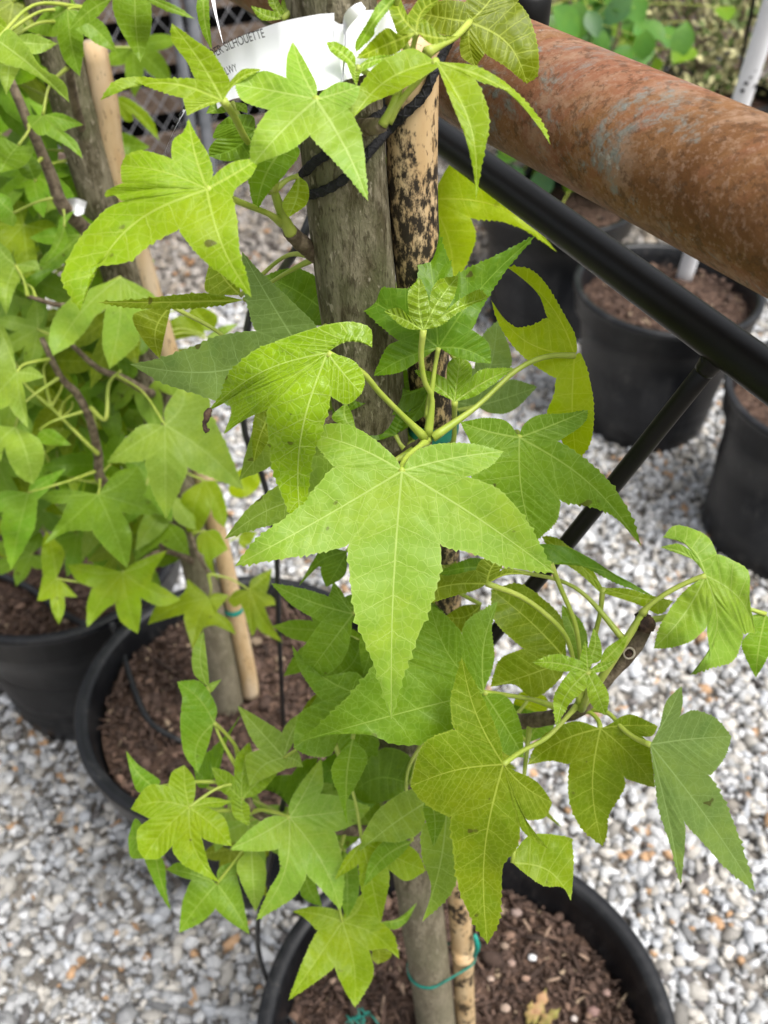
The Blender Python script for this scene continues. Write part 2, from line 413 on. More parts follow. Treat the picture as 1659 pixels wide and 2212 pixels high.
# ---------------------------------------------------------------- pots and soil
def pot(cx, cy, R, label, wob, ph, h=POT_H, br=.66):
    t = thing('nursery_pot', label, 'plant pot', (cx, cy, GZ), 'black nursery pots on the gravel')
    z = h
    body = lathe([(R*br, GZ), (R*(br+.008), GZ+.004), (R*(br+(.89-br)*.30), GZ+(z-.055-GZ)*.30), (R*(br+(.89-br)*.31)-.0025, GZ+(z-.055-GZ)*.31), (R*(br+(.89-br)*.62), GZ+(z-.055-GZ)*.62), (R*(br+(.89-br)*.63)-.0025, GZ+(z-.055-GZ)*.63), (R*.89, z-.055), (R*.925, z-.052), (R*.925, z-.05)], 72, cx, cy, wob, ph)
    inner = lathe([(R*.905, z-.02), (R*.84, z-.10), (R*br, GZ+.01)], 72, cx, cy, wob, ph)
    base = ([(cx+R*br*math.cos(a), cy+R*br*math.sin(a), GZ+.003) for a in np.linspace(0, 2*math.pi, 72, endpoint=False)], [tuple(range(71, -1, -1))])
    v, f = join(body, inner, base); obj('body', v, f, M_black_plastic, t, loc=(cx, cy, GZ))
    rim = lathe([(R*.926, z-.058), (R*.955, z-.056), (R*.968, z-.012), (R*.995, z-.010), (R, z-.004), (R*.997, z+.003), (R*.985, z+.005), (R*.93, z+.004), (R*.915, z), (R*.90, z-.022)], 72, cx, cy, wob, ph)
    obj('rim', *rim, M_black_plastic, t, loc=(cx, cy, GZ))
    return t
def mulch(cx, cy, R, z, label, nchip, size=1.0):
    seg, rings = 64, 22; V = [(cx, cy, z)]; F = []
    for i in range(1, rings+1):
        for j in range(seg):
            r = R*.885*i/rings; th = 2*math.pi*j/seg
            V.append((cx+r*math.cos(th), cy+r*math.sin(th), z+random.uniform(-.005, .005)+.004*math.sin(9*th+r*40)-.006*(i/rings)**3))
    for j in range(seg): F.append((0, 1+j, 1+(j+1) % seg))
    for i in range(rings-1):
        for j in range(seg):
            a = 1+i*seg+j; b = 1+i*seg+(j+1) % seg; F.append((a, b, b+seg, a+seg))
    s = obj('bark_mulch', V, F, M_soil, kind='stuff', loc=(cx, cy, z))
    tag(s, label, 'mulch', 'brown bark mulch filling the pots')
    n = nchip; r = R*.87*np.sqrt(rng.random(n)); th = rng.uniform(0, 2*np.pi, n)
    pos = np.stack([cx+r*np.cos(th), cy+r*np.sin(th), z+rng.uniform(-.002, .009, n)], 1)
    l = np.clip(rng.lognormal(math.log(.0034), .5, n), .0015, .015)*size
    thin = rng.random(n) < .6
    scl = np.stack([l*np.where(thin, 1.9, 1.1), l*np.where(thin, .28, .75), l*np.where(thin, .22, .5)], 1)
    k = rng.uniform(.4, 1.4, (n, 1)); cols = k*np.array([.095, .060, .045])
    m = rng.random(n) < .10; cols[m] = rng.uniform(.6, 1.2, (m.sum(), 1))*np.array([.19, .120, .085])
    m = rng.random(n) < .04; cols[m] = rng.uniform(.6, 1.2, (m.sum(), 1))*np.array([.36, .27, .18])
    ch = scatter('bark_chip', pos, scl, cols, M_mulch, parent=s, flat=.4, org=(cx, cy, z)); ch['kind'] = 'stuff'
    return s
pot_labels = ['round black plastic pot holding the slim tree tied with teal tape at its base',
 'round black pot with a dented rim, drip tube hanging down into its mulch',
 'black plastic pot tucked behind the dented one, with a drip tube across its soil',
 'black pot with the white pipe standing in its mulch',
 'black pot in shade behind the black rail, beside the pot with the white pipe',
 'black pot half hidden by the black rail, rusty stains low on its side']
mulch_labels = ['brown bark mulch with pale pebbles around the tree tied with teal tape', 'brown bark mulch in the pot with the dented rim',
 'dark bark mulch crossed by a drip tube in the rear pot', 'fibrous brown mulch around the white pipe', 'dark mulch in the shaded pot behind the rail', 'brown mulch in the pot with rusty stains']
for i, ((cx, cy), r) in enumerate(zip(POTS, PR_)):
    pot(cx, cy, r, pot_labels[i], (.006, .022, .008, .006, .006, .006)[i], i*1.3, br=(.66, .66, .64, .70, .70, .84)[i])
    m = mulch(cx, cy, r, (.345, .362, .36, .36, .35, .36)[i], mulch_labels[i], (5200, 4400, 2200, 1800, 300, 500)[i])
    if i == 0: M1 = m
SOIL1 = .345
# pebbles lying on the near mulch
for k, (px, py, s, col) in enumerate([(1150, 2068, .0065, (.66, .66, .66)), (1104, 2080, .006, (.30, .21, .17)), (1281, 2185, .0085, (.24, .15, .13)),
        (1092, 2177, .0075, (.36, .27, .21)), (1008, 2165, .008, (.26, .22, .20)), (1115, 1972, .008, (.28, .21, .18)), (1135, 2113, .0055, (.34, .22, .16)),
        (1090, 2043, .007, (.26, .19, .14)), (1310, 2145, .006, (.3, .2, .17)), (1240, 2200, .005, (.5, .44, .4)), (1060, 2115, .005, (.4, .3, .24)), (720, 2120, .006, (.4, .28, .2))]):
    p = PZ(px, py, SOIL1+.008)
    v = [p+Vector(q)*s for q in (IV*np.array([1.15, .9, .75])*.85*(1+rng.uniform(-.16, .16, (len(IV), 1))))]
    t_ = simple('pebble_tone', tuple(c*.8 for c in col), col, 200, .7, .3, .2) if k < 12 else None
    obj('pebble', v, [tuple(map(int, q)) for q in IF], t_, M1, loc=p)
# wood splinters
M_splinter = simple('wood_splinter', (.20, .14, .10), (.30, .21, .15), 120, .8, .2, .3)
for px, py, dx, dy in [(1130, 1985, 16, 28), (1190, 2000, -14, 24), (1040, 1990, 20, 12), (770, 2085, 40, 20), (830, 2150, -6, 40), (860, 2120, 14, 30), (1180, 2120, 30, -8), (1250, 2060, 22, 14)]:
    a, b = PZ(px, py, SOIL1+.010), PZ(px+dx, py+dy, SOIL1+.009)
    obj('splinter', *tube([a, (a+b)/2, b], [.0012, .002, .0013], 6, 4), M_splinter, M1, loc=a)

# ---------------------------------------------------------------- leaf builder
def parse(zone, txt):
    tok = txt.split(); cxy = None; items = []; i = 0
    while i < len(tok):
        if tok[i] == '|': i += 1; continue
        k, x, y = tok[i], float(tok[i+1]), float(tok[i+2]); i += 3
        p = np.array(zc(zone, x, y))
        if k == 'c': cxy = p
        else: items.append((k, p))
    return cxy, items
def generic(cx, cy, tx, ty, wid=1.0, rs=None):
    rs = rs or random
    c = np.array([cx, cy], float); v = np.array([tx, ty])-c; w = np.array([-v[1], v[0]])*wid
    def q(a, r):
        a = math.radians(a+rs.uniform(-6, 6)); r *= rs.uniform(.92, 1.08)
        return c+v*r*math.cos(a)+w*r*math.sin(a)
    it = [('e', q(-138, .34)), ('t', q(-112, .66)), ('s', q(-82, .37)), ('t', q(-55, .95)), ('s', q(-28, .43)), ('t', q(0, 1)), ('s', q(28, .43)), ('t', q(55, .95)), ('s', q(82, .37)), ('t', q(112, .66)), ('e', q(138, .34))]
    return c, it
LEAF_COUNT = 0
def build_leaf(parent, c, items, d0, mat, gx=0, gy=0, droop=.35, fold=.12, N=48, K=5, tooth=1.0, und=1.0, name='leaf', seed=None):
    """c, items in photo pixels; d0 camera depth of the petiole joint; gx, gy depth slopes; returns (obj, joint point)"""
    global LEAF_COUNT
    LEAF_COUNT += 1
    rs = random.Random(seed if seed is not None else LEAF_COUNT*17+3)
    lobes = []; cur = None; pend = []; lastS = None
    for k, p in items:
        if k == 's' and (cur is None or lastS is cur.get('s1', 0)): k = 'e'
        if k == 'e': pend.append(p)
        elif k == 't':
            if cur is not None and 'R' not in cur: mid_ = (cur['tip']+p)/2*.5+c*.5; cur['R'] = []; cur['s1'] = mid_; lastS = mid_
            cur = dict(tip=p, L=pend, s0=lastS); pend = []; lobes.append(cur)
        elif k == 's': cur['R'] = pend; cur['s1'] = p; lastS = p; pend = []
    cur['R'] = pend; cur['s1'] = None
    size = max(np.linalg.norm(l['tip']-c) for l in lobes)
    m = d0/FPX
    ph = [rs.uniform(0, 6.28) for _ in range(6)]
    def edge(start, mids, tip, c, sgn):
        if not mids:
            a = start; d = tip-a; nrm = np.array([-d[1], d[0]])
            axis = tip-c
            mid = a+d*.45
            side = np.sign(axis[0]*(a-c)[1]-axis[1]*(a-c)[0]) or sgn
            nn = np.array([-axis[1], axis[0]])*side
            nn = nn/max(np.linalg.norm(nn), 1e-6)
            mids = [mid+nn*np.linalg.norm(d)*.085]
        return catmull([start]+mids+[tip], 60)
    V, F, UV1, UV2, idx = [], [], [], [], {}
    vmap = {}
    def vert(p, lat_cm, sp_fold, pk=0):
        key = (round(p[0], 2), round(p[1], 2))
        if key in vmap: return vmap[key]
        r = (p-c)/size
        rr = float(np.hypot(*r))
        d = d0+m*(gx*(p[0]-c[0])+gy*(p[1]-c[1]))
        d += m*size*droop*.45*rr**2.0
        d -= sp_fold*lat_cm*.01+pk
        d += m*size*.042*und*(math.sin(5.1*r[0]+3.2*r[1]+ph[0])+math.sin(-4.3*r[0]+6.1*r[1]+ph[1])+.6*math.sin(11*r[0]+ph[2])*math.sin(10*r[1]+ph[3]))*min(1, rr*1.6)
        vmap[key] = len(V); V.append(P(p[0], p[1], d)); return vmap[key]
    s0 = .26
    loopuv = []
    for l in lobes:
        tip = l['tip']
        ln_px = np.linalg.norm(tip-c); ln = ln_px*m*100
        EL = edge(l['s0'] if l['s0'] is not None else c, l['L'], tip, c, 1)
        ER = edge(l['s1'] if l['s1'] is not None else c, l['R'][::-1], tip, c, -1)
        def mid_of(s, off):
            return c+(tip-c)*s+off*math.sin(math.pi*s)
        avg = (EL[30]+ER[30])/2; ax = (tip-c)/max(ln_px, 1e-6); dv = avg-(c+tip)/2; off = dv-ax*float(dv@ax)
        mo = np.linalg.norm(off)
        if mo > .22*ln_px: off *= .22*ln_px/mo
        off = off*.85
        for side, (E_, sn) in enumerate(((EL, l['s0']), (ER, l['s1']))):
            rows = []
            for i in range(N+1):
                s = i/N
                if sn is not None:
                    if s <= s0: b = c+(sn-c)*(s/s0); free = False
                    else:
                        t = (s-s0)/(1-s0); b = E_[0]*0+np.array([np.interp(t*60, range(61), [e[0] for e in E_]), np.interp(t*60, range(61), [e[1] for e in E_])]); free = t > .02
                else:
                    t = s; b = np.array([np.interp(t*60, range(61), [e[0] for e in E_]), np.interp(t*60, range(61), [e[1] for e in E_])]); free = t > .12
                md = mid_of(s, off)
                if free and tooth and i % 2 and i < N-1:
                    o_ = b-md; no = np.linalg.norm(o_)
                    if no > 1: b = b+(o_/no*.9+ax*.5)*ln_px*.0095*tooth*rs.choice((.25, .6, .9, 1.2, 1.5))*rs.uniform(.7, 1.2)
                cols = []
                lat = np.linalg.norm(b-md)*m*100
                for j in range(K+1):
                    u = j/K
                    if i == 0: cols.append((vert(c, 0, 0), 0, 0, u)); continue
                    if i == N: cols.append((vert(tip, 0, 0), 0, 1, u)); continue
                    p = md+(b-md)*u
                    cols.append((vert(p, lat*u if sn is None or s > s0 else lat*u*(1-.0), fold*min(1, s*2.2), pk=(.5+.5*math.cos(2*math.pi*(7*s-.28*u)+1.5*math.sin(5*s+ph[4])+.8*math.sin(9*u+ph[5])))*math.sin(math.pi*min(u*.93, 1))**.7*ln*.01*.0095*und*min(1, 6*s)*(1-s)**.3 if 0 < j < K else 0), lat*u, s, u))
                rows.append(cols)
            for i in range(N):
                for j in range(K):
                    q = [rows[i][j], rows[i][j+1], rows[i+1][j+1], rows[i+1][j]]
                    if side: q = q[::-1]
                    ids = []; qq = []
                    for e in q:
                        if e[0] not in ids: ids.append(e[0]); qq.append(e)
                    if len(ids) < 3: continue
                    F.append(tuple(ids))
                    for e in qq: loopuv.append((e[1], e[2], e[3], ln))
    org = P(c[0], c[1], d0)
    o = obj(name, V, F, LM[mat], parent, loc=org)
    me = o.data
    u1 = me.uv_layers.new(name='lat'); u2 = me.uv_layers.new(name='par')
    a = np.array(loopuv, np.float32)
    if len(a) == len(me.loops):
        u1.data.foreach_set('uv', a[:, :2].ravel().copy()); u2.data.foreach_set('uv', a[:, 2:].ravel().copy())
    return o, org

class Tree:
    def __init__(s, root): s.root = root; s.pts = []; s.rad = []
    def add(s, pts, rad, name, mat, seg=12, wob=0, n=None):
        v, f = tube(pts, rad, seg, n, wob=wob)
        o = obj(name, v, f, mat, s.root, loc=pts[0])
        q = catmull([np.array(list(p)) for p in pts], 40); s.pts += [Vector(x) for x in q]
        return o
    def nearest(s, p): return min(s.pts, key=lambda q: (q-p).length)
def petiole(leaf, org, pts, r=.0013):
    v, f = tube([org]+pts, [r*1.15]+[r*.95]*(len(pts)-1)+[r*1.7], 8, 16)
    obj('petiole', v, f, M_pet, leaf, loc=org)
def auto_petiole(tree, leaf, org, r=.0011, maxlen=.13):
    q = tree.nearest(org); d = q-org
    if d.length > maxlen:                       # a node of its own, linked back by a short green shoot
        mid = org+d.normalized()*maxlen*.6
        tree.add([mid, (mid+q)/2+Vector((0, 0, -.004)), q], [.0009, .0011, .0015], 'shoot', M_pet, 8, n=8)
        q = mid; d = q-org
    b = Vector((random.uniform(-1, 1), random.uniform(-1, 1), random.uniform(.2, 1)))*d.length*.14
    petiole(leaf, org, [org+d*.45+b, q], r)
def leafx(tree, zone, d, mat, txt, pet=None, pend=None, **kw):
    c, it = parse(zone, txt)
    lf, org = build_leaf(tree.root, c, it, d, mat, **kw)
    if pet == 'none': return lf
    if pet is None: auto_petiole(tree, lf, org)
    else:
        pts = []; n = len(pet)
        for i, (x, y) in enumerate(pet):
            X, Y = zc(zone, x, y); pts.append(P(X, Y, d+(pend-d)*(i+1)/n))
        petiole(lf, org, pts, .0014)
    return lf
def leafg(tree, zone, d, mat, cx, cy, tx, ty, wid=1.0, **kw):
    a, b = zc(zone, cx, cy), zc(zone, tx, ty)
    c, it = generic(a[0], a[1], b[0], b[1], wid)
    lf, org = build_leaf(tree.root, c, it, d, mat, **kw)
    auto_petiole(tree, lf, org); return lf

# ---------------------------------------------------------------- rail: copper pipe on a black bar
pa, pb = P(1750, 492, .352), P(1055, 155, .475)
u = (pb-pa); u.z = 0; zl = (pa.z+pb.z)/2; pa.z = pb.z = zl; u.normalize()
rail = thing('tree_support_rail', 'rust brown copper pipe over a parallel black steel bar, trees are tied to it', 'rail', pa)
def pipe_seg(a, b, r, seg=48): return tube([a, a+(b-a)*.33, a+(b-a)*.66, b], r, seg, 12)
PIPE_R = .0285
obj('pipe', *pipe_seg(pa-u*.35, pb+u*.55, PIPE_R), M_copper, rail, loc=pa)
ba, bb = P(1659, 812, .41), P(1055, 373, .566)
bz = (ba.z+bb.z)/2; ba.z = bb.z = bz; bu = (bb-ba).normalized()
obj('black_bar', *pipe_seg(ba-bu*.35, bb+bu*.62, .0098, 32), M_blackbar, rail, loc=ba)
st = P(1500, 768, .423); en = P(955, 1510, .64)
def on_line(p0, dirv, p):
    return p0+dirv*((p-p0).dot(dirv))
st2 = on_line(ba, bu, st); st2.z = bz
obj('strut', *tube([st2, (st2+en)/2, en], .0046, 20, 10), M_blackbar, rail, loc=st2)
obj('weld', *tube([st2+(en-st2).normalized()*.007, st2+(en-st2).normalized()*.016], [.0056, .0048], 20, 6, wob=.06), M_blackbar, rail, loc=st2)
obj('weld', *tube([st2+(en-st2).normalized()*.0085+Vector((.0052*math.cos(a), .0052*math.sin(a)*.6, .0030*math.sin(a))) for a in np.linspace(0, 2*math.pi, 16)], .0011, 6, 30, wob=.3), M_blackbar, rail, loc=st2)
# black clamp knob behind the pipe
kp = P(1140, 25, .56)
kn = lathe([(0, -.012), (.010, -.012), (.013, -.008), (.013, .008), (.010, .012), (0, .012)], 24)
obj('clamp_knob', [Vector(v)+kp for v in kn[0]], kn[1], M_blackbar, rail, loc=kp)
obj('clamp_strap', *tube([kp, on_line(pb, u, kp)+Vector((0, 0, .028))], .006, 12, 6), M_blackbar, rail, loc=kp)

# ---------------------------------------------------------------- main tree
Y1 = .41
root1 = thing('sweetgum_tree', 'slim tree with big lime star leaves, tied with black rope, bearing a white tag', 'tree', (c1[0]-.02, c1[1]+.02, SOIL1), 'potted young trees with star shaped leaves')
T1 = Tree(root1)
tp = [PY(953, 2310, Y1-.004), PY(935, 2150, Y1), PY(893, 1830, Y1), PY(850, 1400, Y1), PY(806, 960, Y1), PY(772, 640, Y1), PY(747, 400, Y1), PY(715, 0, Y1), PY(690, -220, Y1)]
T1.add(tp, [.0225, .0205, .0198, .0193, .019, .0187, .0182, .0178, .017], 'trunk', M_bark, 28, .015, 60)
def D1(y): return Y1/((1106-y)/FPX*SP+CP)
def D2_(y): return .832/((1106-y)/FPX*SP+CP)
stk = thing('bamboo_stake', 'tan bamboo stake with black mould patches beside the rope tied trunk', 'stake', PY(1006, 2290, Y1+.006), 'bamboo stakes')
sp_ = [PY(1012, 2310, Y1+.006), PY(1003, 2150, Y1+.006), PY(1000, 2062, Y1+.006), PY(999, 2050, Y1+.006), PY(998, 2038, Y1+.006), PY(985, 1830, Y1+.006), PY(965, 1400, Y1+.006), PY(940, 960, Y1+.006), PY(905, 600, Y1+.006), PY(891, 400, Y1+.006), PY(889, 80, Y1+.006)]
obj('pole', *tube(sp_, [.0105, .0105, .0108, .0122, .0108, .0105, .0106, .0108, .0110, .0112, .0112], 24, 90), M_bam, stk, loc=sp_[0])
# twigs
T1.add([PY(765, 600, Y1), P(690, 556, .445), P(648, 522, .43), P(626, 500, .42)], [.005, .0042, .0038, .0034], 'branch', M_twig, 12, .12)
T1.add([P(628, 502, .42), P(612, 470, .412), P(598, 430, .405), P(592, 410, .40)], [.003, .0024, .002, .0016], 'shoot', M_pet, 10)
T1.add([PY(880, 1590, Y1), P(1010, 1562, .62), P(1149, 1556, .57), P(1254, 1531, .535), P(1300, 1476, .525), P(1359, 1411, .515), P(1383, 1372, .512), P(1393, 1342, .51)], [.006, .005, .0046, .0042, .004, .0042, .0042, .0046], 'branch', M_twig, 12, .14, 50)
sc = P(1359, 1411, .511)
tw = (P(1383, 1372, .512)-P(1300, 1476, .525)).normalized(); cv = (Vector((0, 0, CAM_H))-sc).normalized(); sd1 = tw.cross(cv).normalized()
M_scar = simple('scar_pale', (.36, .31, .24), (.46, .40, .32), 90)
sc2 = sc+cv*.0032
obj('leaf_scar', *tube([sc2+tw*.0030*math.cos(a)+sd1*.0026*math.sin(a) for a in np.linspace(0, 2*math.pi, 14)], .0006, 6, 28), M_scar, root1, loc=sc)
obj('leaf_scar', *tube([sc+cv*.0026, sc2], [.0024, .0022], 12, 2), M_wither, root1, loc=sc)
v, f = tube([P(1388, 1358, .505), P(1393, 1346, .503), P(1390, 1330, .503), P(1394, 1322, .504)], [.0042, .0050, .0042, .0015], 9, 9, wob=.5)
obj('dead_bud', v, f, M_wither, root1, loc=P(1388, 1358, .505))
T1.add([P(1254, 1531, .53), P(1305, 1455, .512), P(1369, 1356, .502), P(1388, 1324, .50)], [.0024, .0022, .002, .0016], 'shoot', M_pet, 10)
T1.add([PY(815, 1010, Y1), P(870, 985, .50), P(922, 952, .465)], [.004, .0036, .003], 'branch', M_twig, 12, .1)
T1.add([P(922, 952, .465), P(924, 925, .462), P(924, 900, .46)], [.0026, .0016, .0008], 'shoot', M_pet, 10)
T1.add([PY(755, 275, Y1), P(805, 274, .375), P(826, 270, .365)], [.0036, .0032, .0026], 'branch', M_twig, 12, .1)
T1.add([P(826, 270, .365), P(846, 235, .362), P(872, 170, .362), P(905, 120, .372)], [.002, .0017, .0014, .001], 'shoot', M_pet, 10)
T1.add([PY(885, 1800, Y1), P(720, 1790, .72), P(560, 1762, .69), P(530, 1690, .68)], [.005, .004, .0032, .0022], 'branch', M_twig, 12, .12)
T1.add([PY(860, 1500, Y1), P(780, 1520, .64), P(720, 1600, .66)], [.0045, .0035, .0025], 'branch', M_twig, 12, .12)
T1.add([PY(790, 850, Y1), P(720, 900, .50), P(640, 930, .49)], [.0045, .0035, .0025], 'branch', M_twig, 12, .12)

L = leafx
# --- upper left
L(T1, 'V1', .345, 'lime', 'c 1350 1235 | e 1395 1150 e 1520 1060 t 1700 1030 e 1640 1150 e 1540 1230 s 1520 1290 e 1550 1450 e 1565 1640 e 1610 1800 t 1645 1945 e 1500 1830 e 1320 1690 s 1165 1505 e 1000 1580 e 830 1710 e 620 1740 e 470 1815 t 525 2035 e 412 1850 e 412 1780 e 500 1590 e 680 1380 s 800 1315 e 740 1270 t 690 1290 e 700 1245 s 800 1195 t 790 1080 e 835 1010 e 940 985 s 1120 1035 e 1130 920 e 1200 860 t 1232 775 e 1280 880 e 1360 1010 e 1390 1140',
  pet=[(1540, 1310), (1640, 1350), (1760, 1400), (1850, 1460)], pend=.418, gy=-.25, droop=.25, und=1.2)
L(T1, 'R1', .347, 'fresh', 'c 1365 430 | e 1400 390 e 1470 355 t 1555 372 e 1540 430 s 1505 470 e 1550 550 e 1572 650 t 1590 868 e 1490 745 e 1400 650 s 1338 588 e 1250 650 e 1150 690 t 1085 720 e 1082 640 e 1110 550 s 1160 475 e 1050 435 t 1015 365 e 1130 308 s 1235 335 e 1240 250 t 1265 180 e 1320 270 e 1368 370',
  pet=[(1380, 470), (1400, 540), (1500, 560)], pend=.385, gy=-.1, droop=.3)
L(T1, 'R1', .352, 'lime', 'c 965 435 | e 1000 380 e 1050 345 t 1130 300 e 1050 300 s 995 350 e 960 290 e 915 225 e 830 165 t 742 100 e 738 140 e 750 190 e 810 270 s 840 338 e 700 340 e 580 332 e 490 355 t 432 435 e 490 365 e 560 350 e 640 375 s 790 425 e 800 460 t 808 500 e 870 470',
  pet=[(1010, 500), (1050, 580), (1085, 640), (1180, 830)], pend=.402, gy=0, droop=-.1)
L(T1, 'R1', .385, 'deep', 'c 1105 560 | e 1090 500 e 1000 500 t 940 540 e 920 590 s 935 600 e 905 640 t 903 675 e 980 695 e 1080 680', gy=.1)
L(T1, 'R1', .375, 'mid', 'c 1260 600 | e 1295 660 e 1240 740 s 1225 760 e 1160 830 t 1105 918 e 1080 820 e 1085 700', gy=.2)
L(T1, 'R1', .39, 'mid', 'c 880 -60 | e 900 -10 e 905 100 t 915 215 e 870 130 e 850 20', gy=.2)
L(T1, 'R1', .37, 'young', 'c 1220 84 | e 1260 60 t 1258 -30 e 1220 0 s 1215 30 e 1200 0 t 1165 -50 e 1160 10 s 1185 50 e 1140 40 t 1083 25 e 1130 85', tooth=1.6)
L(T1, 'R1', .40, 'lime', 'c 1290 760 | e 1330 800 e 1325 880 t 1245 940 e 1220 880 e 1260 810')
L(T1, 'R1', .395, 'mid', 'c 1000 440 | e 1060 450 t 1070 490 e 1040 480 s 1010 470 t 890 490 e 920 450')
# --- top over the stake and the pipe
L(T1, 'Z5', .350, 'lime', 'c 930 365 | e 1050 375 e 1150 388 e 1300 460 e 1440 580 e 1560 730 t 1610 860 e 1575 800 e 1500 700 e 1380 555 s 1172 478 e 1235 640 e 1240 780 e 1200 980 t 1168 1185 e 1150 1000 e 1100 800 e 1040 650 s 942 400 s_ 0 0'.replace(' s_ 0 0', '') + ' e 830 470 e 700 545 e 540 615 e 440 700 t 397 770 e 392 660 e 470 530 e 560 400 e 690 320 e 800 290',
  pet=[(900, 395), (830, 470), (720, 600), (640, 720)], pend=.365, gy=-.15, droop=.35)
L(T1, 'Z5', .40, 'olive', 'c 1130 130 | e 1080 210 e 1080 330 t 1165 395 e 1200 345 s 1220 318 e 1330 385 e 1400 440 t 1470 497 e 1533 440 e 1535 300 e 1490 120 s 1420 10 e 1420 -80 t 1330 -180 e 1200 -60 s 1100 10 e 960 5 t 840 80 e 900 170 e 1010 210 e 1080 185',
  pet=[(1050, 215), (960, 270), (880, 310)], pend=.372, gy=.1, droop=.3)
L(T1, 'Z5', .352, 'olive', 'c 815 190 | e 900 260 e 980 245 t 1058 215 e 960 205 e 900 150 s 850 105 e 900 50 t 950 0 e 850 -20 s 760 90 e 720 0 t 690 -60 e 640 0 s 700 200 e 640 168 e 560 230 t 458 345 e 560 345 e 700 310', und=2.2, tooth=1.4)
L(T1, 'Z5', .350, 'mid', 'c 700 -30 | e 660 40 e 570 160 e 560 210 t 455 310 e 455 250 e 520 140 e 600 10', und=1.5)
L(T1, 'Z5', .352, 'young', 'c 455 400 | e 440 320 e 350 255 t 278 250 e 310 310 s 400 378 e 428 450 t 458 515 e 475 450 s 490 425 e 600 370 t 690 330 e 560 335', tooth=1.4)
L(T1, 'R2', .62, 'yellow', 'c 200 860 | e 300 700 e 420 760 e 600 920 t 748 1090 e 620 1000 e 500 955 s 378 945 e 392 1050 t 300 1260 e 240 1150 e 210 1000', gy=.1)
L(T1, 'D', .56, 'yellow', 'c 822 300 | e 838 360 e 836 420 t 828 480 e 815 420 e 812 350', pet='none')
# withered patches
for pts, rr in (
                ([P(457, 884, .40), P(449, 890, .40), P(446, 905, .40), P(441, 918, .40), P(446, 930, .40), P(452, 926, .40)], [.0008, .0017, .0013, .0009, .0011, .0004]),):
    obj('withered_patch', *tube(pts, rr, 8, 16, wob=.5), M_wither, root1, loc=pts[0])
# --- middle
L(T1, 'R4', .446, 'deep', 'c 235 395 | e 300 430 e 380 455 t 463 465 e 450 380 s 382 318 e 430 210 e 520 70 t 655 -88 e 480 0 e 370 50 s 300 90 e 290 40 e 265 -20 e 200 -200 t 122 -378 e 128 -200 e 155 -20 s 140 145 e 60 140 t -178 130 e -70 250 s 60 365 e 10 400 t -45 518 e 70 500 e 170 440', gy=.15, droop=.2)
L(T1, 'R4', .428, 'young', 'c 170 320 | e 240 300 e 350 225 t 455 178 e 400 148 e 300 210 s 235 275 e 300 180 t 322 85 e 230 110 e 195 200 s 190 260 e 190 180 t 155 92 e 105 160 s 110 258 e 60 225 t 0 238 e 90 308', pet=[(160, 430), (175, 540), (207, 620), (190, 770)], pend=.463, tooth=1.4, droop=-.5, und=1.6)
L(T1, 'R4', .475, 'yellow', 'c 825 430 | e 835 400 e 820 330 e 770 240 e 690 110 e 620 55 t 527 45 e 600 100 e 670 170 s 705 265 e 640 300 e 570 308 e 515 265 t 463 190 e 495 290 e 560 390 e 640 465 s 742 530 e 735 600 e 705 690 e 770 800 t 832 892 e 893 800 e 905 650 e 885 520 e 850 420',
  pet=[(700, 435), (570, 495), (400, 650), (210, 785)], pend=.463, gx=-.3, droop=.1)
L(T1, 'R4', .535, 'pale', 'c 400 650 | e 470 680 e 560 665 t 662 565 e 560 535 s 470 545 e 545 480 e 540 390 t 490 280 e 425 350 s 390 480 e 300 560 t 180 640 e 300 690')
L(T1, 'R4', .462, 'young', 'c 305 630 | e 400 600 t 565 485 e 430 490 s 380 520 e 375 470 t 330 430 e 280 460 s 270 530 e 200 500 t 130 493 e 200 570', pet=[(304, 700), (300, 800), (260, 860)], pend=.50, und=1.8, tooth=1.4)
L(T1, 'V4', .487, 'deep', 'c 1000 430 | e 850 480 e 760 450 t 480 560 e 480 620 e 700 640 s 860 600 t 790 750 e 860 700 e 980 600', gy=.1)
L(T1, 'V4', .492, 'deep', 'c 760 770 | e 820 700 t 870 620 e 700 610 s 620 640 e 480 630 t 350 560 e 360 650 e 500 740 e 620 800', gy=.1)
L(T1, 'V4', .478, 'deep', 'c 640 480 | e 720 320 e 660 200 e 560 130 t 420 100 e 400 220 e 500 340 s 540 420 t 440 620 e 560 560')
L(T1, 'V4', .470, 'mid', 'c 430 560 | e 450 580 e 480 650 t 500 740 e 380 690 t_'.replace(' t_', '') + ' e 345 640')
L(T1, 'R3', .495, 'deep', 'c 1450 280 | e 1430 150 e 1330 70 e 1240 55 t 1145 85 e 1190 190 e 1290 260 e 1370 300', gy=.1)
L(T1, 'D', .51, 'deep', 'c 1000 800 | e 950 840 e 900 835 t 770 900 e 790 850 e 870 800')
L(T1, 'R4', .463, 'mid', 'c 585 785 | e 600 735 e 660 690 e 780 680 t 882 665 e 860 725 s 755 800 e 870 880 e 980 985 e 1060 1110 t 1112 1254 e 1000 1130 e 900 1085 s 765 1062 e 740 1150 t 650 1236 e 540 1150 e 450 1050 e 380 960 s 400 900 e 370 800 t 330 718 e 440 700 e 530 715',
  pet=[(570, 760), (500, 790), (380, 830)], pend=.52, gy=.05, droop=.3)
